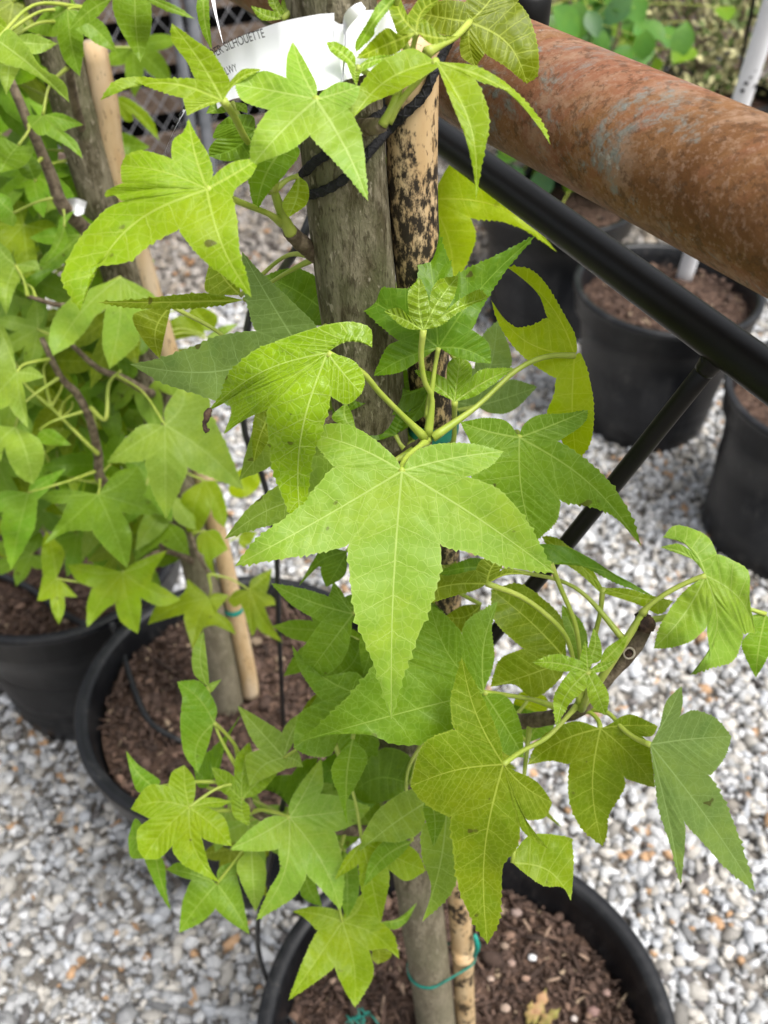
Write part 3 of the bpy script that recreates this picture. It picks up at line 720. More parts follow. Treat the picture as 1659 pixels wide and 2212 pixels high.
L(T1, 'R3', .398, 'gloss', 'c 1413 420 | e 1450 425 e 1530 455 e 1575 530 t 1562 595 e 1500 640 s 1430 608 e 1395 740 e 1345 900 t 1310 1236 e 1230 1060 e 1175 900 s 1150 665 e 1060 705 t 966 770 e 1000 680 s 985 620 e 960 640 t 900 668 e 960 590 e 985 510 e 1090 415 s 1180 372 e 1300 330 e 1420 295 e 1520 285 e 1600 315 t 1608 395 e 1565 318 e 1500 335',
  pet=[(1560, 500), (1640, 590), (1740, 690), (1835, 785)], pend=.463, gy=.1, droop=.9, fold=-.1, und=1.5)
L(T1, 'D', .432, 'fresh', 'c 868 1018 | e 888 985 e 930 962 e 1010 958 t 1088 975 e 1060 1005 s 1012 1030 e 1080 1060 e 1140 1130 t 1197 1238 e 1100 1225 e 1020 1195 s 953 1180 e 950 1235 e 925 1320 e 880 1430 t 845 1555 e 810 1440 e 768 1330 s 750 1180 e 680 1195 e 600 1208 t 507 1223 e 560 1160 e 640 1100 s 720 1008 e 690 970 t 660 935 e 720 915 e 780 930 e 850 985',
  pet=[(868, 1005), (880, 985), (905, 965), (920, 955)], pend=.464, gy=-.12, droop=.3, und=.8)
L(T1, 'R3', .45, 'pale', 'c 1290 390 | e 1370 320 e 1260 195 e 1130 75 t 1045 -20 e 1055 150 s 1100 322 e 950 345 e 850 385 e 700 440 t 563 468 e 700 545 e 850 595 e 1000 640 e 1150 600', gy=.25, und=.7)
L(T1, 'R3', .47, 'olive', 'c 1055 190 | e 900 162 e 750 170 e 600 187 t 420 200 e 600 225 e 800 226 e 950 212', gy=.4)
L(T1, 'R3', .50, 'olive', 'c 1040 170 | e 900 160 e 890 90 t 940 -60 e 1020 40', gy=.2)
L(T1, 'R3', .52, 'olive', 'c 740 215 | e 720 300 t 690 445 e 610 350 e 580 250', gy=.2)
L(T1, 'D', .465, 'fresh', 'c 770 1080 | e 700 985 e 620 1035 e 540 1095 t 484 1165 e 560 1140 e 650 1120')
L(T1, 'D', .50, 'olive', 'c 600 870 | e 590 900 e 580 950 t 548 1000 e 545 930 e 560 880')
# --- right
L(T1, 'R6', .47, 'olive', 'c 445 310 | e 520 275 t 612 268 e 530 245 s 500 255 t 520 183 e 425 205 s 395 250 e 280 275 e 150 282 t 45 442 e 120 365 s 205 355 e 300 362 e 400 335', pet=[(600, 370), (740, 480), (800, 570), (825, 690), (850, 850)], pend=.53, gy=.1, droop=.3)
L(T1, 'R6', .495, 'deep', 'c 722 225 | e 655 145 e 780 150 e 900 205 e 1010 280 t 1160 362 e 1000 305 e 860 235 e 780 228', pet=[(760, 320), (830, 500), (850, 700), (848, 850)], pend=.53, gy=-.3)
L(T1, 'R6', .515, 'lime', 'c 945 328 | e 870 200 e 800 150 e 740 110 t 680 105 e 740 190 e 850 270 s 930 345 e 1100 400 e 1190 440 t 1250 385 e 1150 360 e 1050 332', pet=[(935, 430), (915, 520), (880, 700), (860, 840)], pend=.532)
L(T1, 'R6', .49, 'fresh', 'c 1390 275 | e 1345 215 e 1300 190 t 1193 152 e 1270 138 s 1325 165 e 1270 110 t 1203 110 e 1265 58 e 1390 100 s 1440 180 e 1500 205 e 1575 260 e 1580 380 t 1607 528 e 1580 520 s 1555 530 e 1510 640 e 1420 670 t 1322 705 e 1405 655 s 1395 500 e 1330 555 e 1250 582 t 1165 590 e 1200 480 e 1290 350', pet=[(1320, 300), (1230, 345), (1150, 400), (1115, 440)], pend=.50, gx=.2, droop=.5, und=2.4)
L(T1, 'R6', .51, 'mid', 'c 1650 440 | e 1700 520 e 1650 640 t 1606 716 e 1560 620 e 1548 560 s 1600 500 t 1580 450 e 1620 440')
L(T1, 'R6', .50, 'pale', 'c 1150 1005 | e 1190 930 e 1220 820 t 1285 752 e 1290 820 s 1280 880 e 1340 858 e 1430 890 t 1502 970 e 1470 1060 s 1410 1140 e 1480 1270 e 1540 1430 t 1606 1641 e 1480 1540 e 1380 1430 s 1300 1345 e 1300 1430 t 1282 1614 e 1240 1450 e 1190 1290 e 1170 1150', pet=[(1090, 980), (1030, 935), (970, 870), (880, 840)], pend=.532, gy=.2, droop=.2, und=.5)
L(T1, 'R6', .52, 'olive', 'c 935 935 | e 970 920 e 1060 875 t 1183 925 e 1160 965 s 1120 972 e 1150 1020 t 1170 1190 e 1100 1170 s 1040 1150 e 1035 1200 e 970 1310 e 965 1380 t 945 1445 e 850 1360 e 800 1240 s 800 1090 e 720 1075 t 620 1092 e 660 1000 e 720 945 e 830 905', pet=[(925, 900), (890, 865), (850, 855)], pend=.534, gy=.25, und=1.6)
L(T1, 'R6', .475, 'young', 'c 880 690 | e 900 640 t 868 555 e 850 620 s 845 640 e 740 615 t 640 650 e 720 680 s 800 690 e 735 800 t 745 935 e 800 830 s 875 760 e 895 830 t 957 880 e 970 790 s 915 695 e 960 682 t 1000 640 e 930 655', pet=[(885, 760), (870, 820), (855, 850)], pend=.531, tooth=1.6, und=1.6)
L(T1, 'R6', .495, 'young', 'c 870 660 | e 880 600 t 905 500 e 935 560 e 935 640', pet='none')
L(T1, 'R6', .50, 'lime', 'c 930 660 | e 960 590 t 1055 530 e 1030 600 e 980 660')
L(T1, 'R8', .497, 'olive', 'c 515 -15 | e 560 10 e 660 60 t 727 150 e 690 215 s 615 225 e 650 290 t 712 350 e 630 300 s 590 262 e 570 350 e 515 420 e 505 560 e 495 660 t 447 762 e 380 650 e 320 500 s 285 215 e 180 155 t 113 80 e 170 -100 s 300 -170 e 290 -300 t 335 -478 e 440 -270 e 500 -120',
  pet=[(590, -70), (700, -130), (790, -220), (850, -290)], pend=.532, gy=.3, droop=.15)
L(T1, 'R6', .512, 'mid', 'c 430 780 | e 530 800 e 590 920 t 605 1062 e 520 1040 s 430 920 e 300 935 e 160 1000 e 40 1000 e -50 965 e -200 960 t -369 992 e -260 900 e -120 760 s 0 600 e 100 480 t 200 400 e 270 450 s 335 520 e 370 460 t 492 385 e 465 500 e 475 640',
  pet=[(520, 790), (640, 810), (760, 850)], pend=.545, gy=.1)
L(T1, 'R6', .522, 'olive', 'c 790 640 | e 770 470 e 680 370 e 580 310 t 462 335 e 480 470 s 600 590 e 500 640 t 460 755 e 560 745 e 650 800 e 760 720', gy=.1, droop=0)
L(T1, 'R6', .55, 'mid', 'c 860 660 | e 880 560 e 850 470 t 770 400 e 770 500 e 800 600')
L(T1, 'R6', .52, 'deep', 'c 520 245 | e 410 200 e 330 215 t 222 268 e 330 275 e 430 260')
L(T1, 'R6', .56, 'olive', 'c 420 400 | e 340 405 t 262 452 e 320 520 e 400 480')
L(T1, 'R6', .60, 'yellow', 'c 640 780 | e 700 800 e 700 860 t 600 880 e 560 830 e 590 780')
L(T1, 'R6', .60, 'mid', 'c 620 1000 | e 720 950 t 740 880 e 640 860 s 560 830 t 480 780 e 540 940')
L(T1, 'R8', .54, 'lime', 'c 555 410 | e 580 340 e 650 285 e 800 300 s 812 330 e 818 440 t 808 574 e 770 515 e 690 508 e 610 455', gy=-.4)
L(T1, 'R8', .60, 'lime', 'c 640 100 | e 700 180 t 770 260 e 690 200 e 640 160', pet='none')
L(T1, 'R8', .56, 'fresh', 'c 270 190 | e 300 260 e 320 420 e 290 540 t 165 665 e 205 520 e 165 380 e 170 250')
L(T1, 'R8', .54, 'mid', 'c 200 120 | e 265 200 t 215 342 e 190 260 e 170 170')
# --- below the big leaf, left side
L(T1, 'R5', .575, 'mid', 'c 1525 440 | e 1480 350 t 1440 300 e 1430 340 s 1420 365 e 1300 330 t 1170 308 e 1260 400 s 1385 475 e 1310 600 t 1330 705 e 1430 690 e 1500 600', gy=.1)
L(T1, 'R5', .56, 'deep', 'c 1500 170 | e 1400 150 e 1360 200 t 1290 320 e 1370 240 s 1385 240 t 1410 325 e 1490 270')
L(T1, 'V3', .585, 'mid', 'c 1280 330 | e 1200 200 e 1000 210 t 862 55 e 900 170 e 960 270 s 1020 345 e 900 420 t 870 590 e 960 630 e 1060 630 s 1100 560 t 1180 700 e 1280 520')
L(T1, 'V3', .57, 'mid', 'c 1180 540 | e 1255 640 e 1200 780 e 1150 870 t 1158 1005 e 1110 850 e 1072 690', gy=.3)
L(T1, 'V3', .66, 'deep', 'c 1480 780 | e 1490 650 e 1380 590 s 1290 620 e 1220 720 t 1170 830 e 1260 880 e 1400 850')
L(T1, 'V3', .62, 'fresh', 'c 1570 870 | e 1480 810 e 1330 900 e 1245 1020 t 1215 1130 e 1290 1080 e 1420 1080 e 1540 1020')
L(T1, 'V3', .63, 'mid', 'c 1490 1080 | e 1380 1060 e 1280 1150 t 1236 1315 e 1320 1240 e 1430 1150')
L(T1, 'V3', .64, 'lime', 'c 1230 1080 | e 1150 1150 t 1085 1278 e 1180 1220 s 1210 1200 e 1230 1350 t 1325 1502 e 1365 1320 s 1370 1230 e 1460 1285 t 1562 1232 e 1500 1120 e 1350 1060')
L(T1, 'V3', .655, 'fresh', 'c 850 955 | e 850 880 e 920 760 t 1015 645 e 1025 780 s 1010 830 e 1130 850 t 1275 900 e 1200 980 s 1090 1030 e 1130 1200 e 1130 1330 t 1118 1440 e 1000 1310 s 940 1255 e 870 1370 t 675 1492 e 745 1330 e 800 1230 s 790 1120 e 680 1130 t 537 1122 e 640 1020 e 750 950', pet=[(780, 930), (700, 915), (640, 930)], pend=.69, gy=-.15)
L(T1, 'V3', .66, 'lime', 'c 325 900 | e 350 860 e 355 760 t 300 680 e 235 720 s 215 790 e 110 790 t 18 910 e 90 945 s 120 960 e 55 1020 e 60 1120 t 90 1172 e 170 1165 s 235 1105 e 250 1150 e 320 1215 t 485 1295 e 430 1210 s 390 1060 e 450 1085 t 548 1105 e 510 960 s 420 900 e 480 900 t 548 870 e 420 850', gy=-.4, und=1.4)
L(T1, 'V3', .685, 'mid', 'c 140 1100 | e 195 1200 e 205 1330 t 228 1440 e 160 1330 e 110 1220 s 90 1170 e 20 1160 t 5 1060 e 50 960', gy=.3)
L(T1, 'V3', .69, 'mid', 'c 150 800 | e 170 760 e 60 680 t -5 605 e 20 720 e 60 820')
L(T1, 'V3', .70, 'mid', 'c 470 1300 | e 480 1220 t 570 1180 e 575 1230 s 572 1250 e 600 1360 t 640 1565 e 540 1500 s 462 1432 e 390 1500 t 272 1558 e 290 1400 s 335 1280 e 270 1260 t 203 1225 e 280 1190 e 400 1250', gy=-.2)
L(T1, 'V3', .69, 'fresh', 'c 650 1110 | e 722 1200 e 715 1340 t 672 1447 e 610 1320 e 575 1200')
L(T1, 'V3', .69, 'mid', 'c 1140 1130 | e 1200 1200 e 1210 1350 t 1150 1480 e 1100 1350 e 1090 1220')
L(T1, 'V3', .74, 'mid', 'c 930 1250 | e 980 1290 t 1020 1420 e 940 1390 e 905 1340')
L(T1, 'V3', .705, 'lime', 'c 1125 1500 | e 1150 1420 t 1240 1345 e 1320 1460 s 1330 1500 e 1395 1570 t 1423 1692 e 1350 1640 s 1268 1650 e 1285 1780 t 1192 1947 e 1130 1840 s 1085 1738 e 960 1830 t 843 1910 e 930 1680 s 995 1545 e 930 1480 t 865 1445 e 970 1420 e 1100 1440', gy=-.45, droop=.3)
L(T1, 'V3', .74, 'olive', 'c 1290 1620 | e 1380 1660 e 1360 1700 t 1310 1720 e 1280 1690', pet='none')
L(T1, 'V3', .66, 'fresh', 'c 820 640 | e 870 560 e 900 440 t 960 372 e 850 450 s 810 510 e 700 440 t 578 370 e 640 520 s 690 600 e 620 640 t 640 790 e 740 740 s 830 700 e 880 690 t 920 690 e 890 610')
L(T1, 'V3', .672, 'young', 'c 600 860 | e 700 820 t 820 680 e 700 660 s 650 690 t 640 560 e 570 640 s 560 740 t 440 690 e 480 800 s 540 850 e 560 950 t 640 1000 e 640 900', und=2)
L(T1, 'V3', .665, 'mid', 'c 455 460 | e 470 390 e 430 300 e 370 240 t 262 245 e 290 330 s 282 400 e 280 480 e 300 620 t 370 722 e 420 590', pet=[(500, 500), (560, 570), (585, 640)], pend=.69, gx=.3)
L(T1, 'V3', .67, 'fresh', 'c 420 270 | e 440 250 t 495 232 e 440 300 s 430 260 e 420 150 t 400 -20 e 345 80 e 350 200')
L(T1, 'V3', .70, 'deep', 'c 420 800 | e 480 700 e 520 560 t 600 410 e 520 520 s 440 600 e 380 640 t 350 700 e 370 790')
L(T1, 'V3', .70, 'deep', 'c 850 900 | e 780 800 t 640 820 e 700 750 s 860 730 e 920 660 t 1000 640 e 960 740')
L(T1, 'V3', .72, 'mid', 'c 1330 1500 | e 1420 1480 t 1515 1400 e 1460 1500 e 1390 1540', pet='none')
L(T1, 'R5', .60, 'mid', 'c 1560 560 | e 1500 540 e 1480 640 t 1400 720 e 1500 720 e 1600 680')
# a few half hidden leaves close round the stem
rr = random.Random(5)
for k in range(34):
    y = rr.choice([rr.uniform(820, 1500), rr.uniform(1480, 1840), rr.uniform(1380, 1800)])
    ax = 747+(y-400)*.107
    x = ax+rr.uniform(-170, 90) if y < 1450 else ax+rr.uniform(-420, 130)
    if x < 300 or (1230 < y < 1640 and x < 690): continue
    d = D1(y)+rr.uniform(-.02, .09); sz = rr.uniform(.045, .07)/d*FPX
    a = rr.uniform(.2, 2.9)
    leafg(T1, 'D', d, rr.choice(['deep', 'mid', 'mid', 'olive', 'fresh']), x, y, x+sz*math.cos(a), y+sz*math.sin(a), rr.uniform(.6, 1), gx=rr.uniform(-.5, .5), gy=rr.uniform(-.5, .5), N=16, K=3, tooth=.8)

# ---------------------------------------------------------------- second tree and third tree (left)
Y2 = .832
root2 = thing('sweetgum_tree', 'leafy young tree with a clean pale stake, growing in the pot with the dented rim', 'tree', (c2[0], c2[1], .36), 'potted young trees with star shaped leaves')
T2 = Tree(root2)
tp2 = [PY(492, 1530, Y2), PY(485, 1470, Y2), PY(425, 1205, Y2), PY(322, 800, Y2), PY(214, 420, Y2), PY(155, 215, Y2), PY(110, 40, Y2), PY(80, -100, Y2)]
T2.add(tp2, [.0225, .0215, .0200, .0190, .0185, .018, .0178, .017], 'trunk', M_bark, 24, .02, 50)
stk2 = thing('bamboo_stake', 'clean pale bamboo stake with its cut end beside the leafy tree on the dented pot', 'stake', PY(538, 1490, Y2+.005), 'bamboo stakes')
s2 = [PY(542, 1500, Y2+.005), PY(533, 1440, Y2+.005), PY(470, 1150, Y2+.005), PY(368, 780, Y2+.005), PY(258, 400, Y2+.005), PY(232, 240, Y2+.005), PY(227, 215, Y2+.005), PY(222, 195, Y2+.005), PY(210, 130, Y2+.005), PY(204, 90, Y2+.005)]
obj('pole', *tube(s2, [.0115, .0115, .0105, .0105, .0105, .0102, .0112, .0102, .0098, .009], 20, 60), M_bam2, stk2, loc=s2[0])
def br2(pts, r0): T2.add(pts, list(np.linspace(r0, r0*.4, len(pts))), 'branch', M_twig, 10, .1)
br2([PY(330, 850, Y2), P(317, 846, .95), P(262, 815, .92), P(212, 796, .90), P(150, 740, .88)], .005)
br2([PY(420, 1180, Y2), P(330, 1110, 1.05), P(225, 1044, .98), P(212, 981, .95), P(195, 909, .92), P(165, 849, .90), P(132, 816, .88), P(90, 730, .86)], .0062)
br2([PY(258, 560, Y2), P(145, 456, .80), P(115, 390, .78), P(83, 314, .76), P(26, 182, .73), P(-20, 60, .72)], .0065)
br2([PY(180, 300, Y2), P(150, 150, .72), P(170, 40, .68), P(220, -40, .66)], .004)
br2([PY(430, 1220, Y2), P(350, 1190, 1.05), P(270, 1240, 1.04), P(200, 1260, 1.03)], .004)
br2([PY(400, 1110, Y2), P(420, 1180, 1.03), P(450, 1240, 1.05)], .003)
br2([PY(280, 640, Y2), P(210, 640, .86), P(140, 660, .83), P(60, 640, .8)], .004)
L(T2, 'V1', .66, 'mid', 'c 440 60 | e 560 90 e 680 160 t 765 342 e 640 290 s 545 225 e 540 360 t 522 500 e 420 390 s 370 240 e 280 230 t 205 190 e 280 90 e 380 40', N=24, gy=.2)
L(T2, 'V1', .62, 'mid', 'c 880 -60 | e 1000 -20 e 1150 40 t 1275 125 e 1100 75 s 985 20 e 985 200 t 917 408 e 790 200 e 740 60 s 735 -10 e 620 120 t 440 210 e 520 70 e 620 -40', N=24, gy=.3)
L(T2, 'V1', .60, 'fresh', 'c -20 260 | e 60 190 e 180 310 e 270 440 e 420 540 t 452 668 e 300 540 e 150 450 e 0 400', N=24)
L(T2, 'V1', .64, 'fresh', 'c 60 260 | e 200 220 t 378 285 e 250 350 e 120 330', N=20)
L(T2, 'V1', .65, 'fresh', 'c 70 330 | e 140 400 e 100 500 t 40 622 e 0 500 e 0 380', N=20)
L(T2, 'V1', .63, 'lime', 'c 60 200 | e 20 130 t -60 60 e -60 160 s 0 200 t -80 260 e 0 260', N=16)
L(T2, 'V1', .70, 'mid', 'c 280 750 | e 400 740 t 545 815 e 450 840 s 420 860 e 500 930 t 540 1035 e 430 950 s 300 880 e 250 880 t 200 830 e 180 760', N=24)
L(T2, 'V1', .95, 'lime', 'c 740 640 | e 830 640 e 980 760 t 1042 920 e 960 840 s 860 740 e 870 780 t 845 800 e 800 770', N=20)
L(T2, 'V1', 1.0, 'mid', 'c 700 880 | e 820 870 t 980 960 e 880 1010 e 760 1000', N=16)
L(T2, 'V1', .74, 'deep', 'c 230 1180 | e 270 1090 t 150 960 e 120 1080 e 150 1150', N=20)
L(T2, 'V1', .72, 'mid', 'c 120 950 | e 220 960 e 160 1080 t 0 1130 e -60 1000 e 0 900', N=20)
L(T2, 'V1', .78, 'mid', 'c 90 1390 | e 60 1290 t -30 1250 e -40 1380 s 0 1440 t 90 1480 e 110 1430', N=20)
L(T2, 'V1', .80, 'fresh', 'c 100 1730 | e 230 1700 t 260 1760 e 160 1780 s 140 1820 e 100 1880 t 40 2060 e -20 1900 s -20 1760 e -40 1650 t -30 1560 e 60 1640', N=20)
L(T2, 'V1', .79, 'mid', 'c 420 1480 | e 470 1400 t 500 1370 e 400 1420 s 380 1480 e 340 1600 t 290 1720 e 400 1640 e 440 1560', N=20)
L(T2, 'V1', .82, 'deep', 'c 150 1850 | e 200 1800 t 390 1730 e 250 1850 s 200 1900 t 230 1980 e 160 1920 s 130 1900 t 60 1830 e 110 1830', N=20)
L(T2, 'V2', .82, 'fresh', 'c 790 -100 | e 950 -20 t 1050 60 e 930 130 s 890 210 e 900 330 t 716 502 e 670 330 s 690 110 e 620 160 e 560 250 e 470 340 t 345 415 e 320 320 e 360 160 e 500 20', N=28, gy=-.1)
L(T2, 'V2', .86, 'fresh', 'c 1078 868 | e 1080 760 t 1200 580 e 1350 660 s 1380 800 e 1480 1000 t 1595 1292 e 1430 1230 s 1230 1150 e 1180 1280 t 1085 1482 e 990 1280 s 945 1100 e 860 1110 t 698 1115 e 800 980 e 930 870', N=28, gy=-.1)
L(T2, 'V2', .84, 'fresh', 'c 110 525 | e 200 490 t 290 555 e 200 580 s 145 590 e 170 720 t 185 892 e 100 800 s 60 740 e 0 760 t -120 780 e -60 600 s -20 500 e 0 300 t -40 150 e 60 300', N=24)
L(T2, 'V2', .86, 'fresh', 'c 100 880 | e 250 960 e 285 1100 t 215 1257 e 120 1200 e 50 1080 s 30 1000 e 0 1100 t -80 1150 e -60 900', N=24)
L(T2, 'V2', .90, 'mid', 'c 260 900 | e 350 900 t 465 1000 e 360 1000 e 240 980', N=20)
L(T2, 'V2', .92, 'mid', 'c 185 1310 | e 240 1230 t 434 1150 e 340 1260 s 245 1360 e 215 1560 t 70 1818 e 10 1560 s 20 1440 t -60 1400 e 20 1300', N=24)
L(T2, 'V2', .95, 'mid', 'c 640 1320 | e 760 1180 t 900 1140 e 960 1280 s 930 1330 e 1000 1380 t 1054 1456 e 900 1450 s 800 1440 e 860 1600 t 830 1802 e 700 1680 s 600 1560 e 450 1560 t 288 1647 e 400 1480 s 440 1380 e 350 1380 t 240 1330 e 400 1290', N=28, gy=-.3)
L(T2, 'V2', 1.02, 'lime', 'c 800 1830 | e 900 1760 t 1092 1688 e 1000 1830 s 990 1890 e 1080 1940 t 1182 2012 e 1050 2050 s 920 2000 e 920 2100 t 900 2232 e 790 2150 s 750 2030 e 680 2080 t 568 2192 e 570 2050 s 600 1930 e 500 1880 t 440 1780 e 600 1780', N=28, gy=-.4)
L(T2, 'V2', 1.02, 'lime', 'c 370 1870 | e 420 1900 t 507 1992 e 440 1990 s 420 1985 e 420 2080 t 385 2172 e 340 2080 s 325 2000 t 243 2017 e 270 1900 s 280 1850 e 270 1700 t 300 1560 e 420 1700', N=24, gy=-.3)
L(T2, 'R5', 1.06, 'lime', 'c 905 370 | e 930 350 t 992 360 e 950 410 s 935 430 e 990 470 t 1020 530 e 930 490 s 880 500 e 850 560 t 832 594 e 800 480 s 795 440 e 720 460 t 638 487 e 680 400 s 770 370 e 800 340 t 810 288 e 860 330', N=24, gy=-.3)
L(T2, 'R5', 1.07, 'olive', 'c 1075 335 | e 1090 290 t 1177 243 e 1160 320 s 1150 350 e 1180 370 t 1192 402 e 1160 405 s 1140 410 e 1170 480 t 1220 564 e 1120 510 s 1115 480 e 1100 520 t 1087 537 e 1055 430 s 1040 400 e 1010 410 t 983 380 e 1020 340', N=24, gy=-.2)
L(T2, 'V2', 1.05, 'lime', 'c 1330 1230 | e 1420 1250 e 1480 1420 t 1470 1540 e 1400 1480 s 1380 1420 e 1320 1540 t 1250 1610 e 1200 1500 e 1190 1330', N=20)
L(T2, 'V2', 1.06, 'lime', 'c 1340 1560 | e 1420 1560 t 1490 1680 e 1400 1740 s 1390 1760 t 1440 1900 e 1350 1780 s 1330 1720 t 1290 1690 e 1290 1600', N=20)
L(T2, 'V2', 1.04, 'mid', 'c 1080 1500 | e 1200 1560 t 1240 1720 e 1120 1680 s 1050 1640 e 960 1700 t 880 1760 e 900 1600 e 960 1520', N=20, gy=-.3)
L(T2, 'V2', 1.0, 'lime', 'c 1340 280 | e 1300 170 t 1180 150 e 1090 200 s 1120 240 t 1080 330 e 1200 300', N=20)
L(T2, 'V2', 1.0, 'fresh', 'c 1340 300 | e 1440 230 t 1560 205 e 1460 290 e 1400 320', N=16)
L(T2, 'V2', 1.02, 'lime', 'c 1250 100 | e 1330 100 e 1420 160 t 1400 250 e 1300 250 e 1220 180', N=16)
L(T2, 'V2', 1.1, 'yellow', 'c 1500 1230 | e 1560 1160 t 1660 1120 e 1700 1250 e 1600 1340 e 1500 1320', N=16)
L(T2, 'V2', 1.2, 'lime', 'c 1560 1590 | e 1600 1560 t 1680 1570 e 1640 1640 s 1610 1650 t 1600 1680 e 1560 1640', N=12)
L(T2, 'V2', .93, 'deep', 'c 760 300 | e 900 200 t 1000 330 e 940 400 s 880 420 e 900 520 t 850 580 e 760 460', N=16)
T2.add([P(195, 880, .90), P(228, 905, .88), P(235, 830, .88), P(262, 800, .88)], [.0022, .002, .0017, .0012], 'shoot', M_pet, 8)
T2.add([P(212, 981, .94), P(190, 960, .93), P(150, 920, .92), P(110, 880, .91)], [.0025, .002, .0017, .0012], 'shoot', M_pet, 8)
rr = random.Random(21)
for k in range(120):
    y = rr.uniform(-60, 1230); mx = 118+(y*.25 if y < 600 else 150+(y-600)*.3) if y < 900 else 380
    x = rr.uniform(-40, mx) if y < 620 else rr.uniform(-20, 300+(y-620)*.15)
    if 90 < x < 340 and y < 430: continue
    d = D2_(y)*rr.uniform(.93, 1.16); sz = rr.uniform(.05, .08)/d*FPX; a = rr.uniform(-.1, 3.2)
    leafg(T2, 'D', d, rr.choice(['deep', 'mid', 'mid', 'fresh', 'lime', 'olive']), x, y, x+sz*math.cos(a), y+sz*math.sin(a), rr.uniform(.55, 1), gx=rr.uniform(-.6, .6), gy=rr.uniform(-.6, .5), N=14, K=3, tooth=.8)
root3 = thing('sweetgum_tree', 'dim leafy tree rising from the pot tucked behind the dented one', 'tree', (c3[0], c3[1], .35), 'potted young trees with star shaped leaves')
T3 = Tree(root3)
q3 = Vector((c3[0], c3[1], .35)); T3.add([q3, q3+Vector((-.01, .01, .3)), q3+Vector((-.02, .02, .6)), q3+Vector((-.03, .02, 1.1))], [.021, .02, .019, .018], 'trunk', M_bark, 20, .02)
for k in range(34):
    z = rr.uniform(.55, 1.15); v = Vector((c3[0]+rr.uniform(-.03, .26), c3[1]+rr.uniform(-.12, .2), z)); d = dep(v)
    x = 829.5+v.x/d*FPX; y = 1106-((v.y*SP-(CAM_H-v.z)*CP))/d*FPX
    if x > 330: continue
    sz = rr.uniform(.05, .08)/d*FPX; a = rr.uniform(0, 3.1)
    leafg(T3, 'D', d, rr.choice(['deep', 'mid', 'mid', 'fresh']), x, y, x+sz*math.cos(a), y+sz*math.sin(a), rr.uniform(.6, 1), gx=rr.uniform(-.6, .6), gy=rr.uniform(-.6, .5), N=12, K=2, tooth=0)

# ---------------------------------------------------------------- tag, rope, ties, drip tubes
tagt = thing('plant_tag', 'white looped plastic plant label with black lettering hung on the rope tied trunk', 'label', P(620, 150, .36))
def strip(top, bot, dl, n=40, rows=6):
    T_ = catmull(top, n); B_ = catmull(bot, n); V, F = [], []
    for i in range(n+1):
        d = np.interp(i/n, np.linspace(0, 1, len(dl)), dl)
        for j in range(rows+1):
            p = T_[i]+(B_[i]-T_[i])*j/rows
            V.append(P(p[0], p[1], d+.004*math.sin(math.pi*j/rows)))
    k = rows+1
    for i in range(n):
        for j in range(rows): F.append((i*k+j, i*k+j+1, (i+1)*k+j+1, (i+1)*k+j))
    return V, F
top = [(448, 138), (472, 106), (520, 79), (600, 49), (680, 32), (722, 28)]; bot = [(470, 235), (500, 215), (560, 205), (640, 198), (690, 195), (722, 186)]
dl = [.392, .380, .370, .362, .358, .357]
obj('band', *strip(top, bot, dl), M_white, tagt, loc=P(620, 150, .36))
obj('band_notched', *strip([(722, 45), (735, 52), (748, 50)], [(722, 186), (735, 180), (748, 172)], [.357, .3572, .3575], 8), M_white, tagt, loc=P(735, 100, .358))
obj('band_end', *strip([(748, 28), (790, 22), (830, 22), (866, 20)], [(748, 172), (790, 160), (830, 140), (866, 120)], [.3578, .359, .362, .368], 12), M_white, tagt, loc=P(800, 80, .36))
fl = [(741, 50), (743, 34), (752, 20), (766, 10), (780, 4)]
V, F = [], []
for i, (x, y) in enumerate(catmull(fl, 14)):
    f_ = i/14; V += [P(x, y, .353-.012*math.sin(f_*math.pi)), P(x+16*math.sin(f_*2.6)+2, y+30*(1-f_)*.4+14, .350-.004*f_)]
F = [(2*i, 2*i+1, 2*i+3, 2*i+2) for i in range(14)]
obj('curled_tab', V, F, M_white, tagt, loc=P(760, 30, .35))
obj('slit_edge', *strip([(744, 50), (742, 110), (738, 180)], [(750, 50), (747, 110), (741, 182)], [.3545, .3540, .3545], 8, 2), M_white, tagt, loc=P(745, 100, .355))
obj('tail', *strip([(408, 210), (392, 245), (372, 290), (357, 326)], [(400, 240), (384, 268), (366, 303), (356, 332)], [.40, .402, .404, .406], 10, 3), M_white, tagt, loc=P(380, 260, .40))
def lettering(s, base, d0, tilt, h, name):
    """flat print following the tag: base = list of pixel points along the baseline"""
    cu = bpy.data.curves.new(name, 'FONT'); cu.body = s; cu.size = 1
    ob = bpy.data.objects.new(name, cu); C.objects.link(ob)
    bpy.context.view_layer.update()
    me = bpy.data.meshes.new_from_object(ob.evaluated_get(bpy.context.evaluated_depsgraph_get()))
    bpy.data.objects.remove(ob)
    xs = [v.co.x for v in me.vertices]; W = max(xs)
    b = catmull(base, 40); V = []
    for v in me.vertices:
        t = min(max(v.co.x/W, 0), 1)*40; i = min(int(t), 39); f_ = t-i
        p = b[i]+(b[i+1]-b[i])*f_; dv = b[i+1]-b[i]; nv = np.array([dv[1], -dv[0]])/np.linalg.norm(dv)
        q = p+nv*v.co.y*h
        V.append(P(q[0], q[1], d0[0]+(d0[1]-d0[0])*(t/40)))
    F = [tuple(p.vertices) for p in me.polygons]
    obj(name, V, F, M_ink, tagt, smooth=False, loc=V[0])
lettering('DER SILHOUETTE', [(459, 127), (490, 110), (530, 94), (573, 80)], (.3825, .3625), 0, 29, 'lettering')
lettering('LLWY', [(484, 165), (500, 158), (514, 153)], (.3740, .3690), 0, 25, 'lettering')
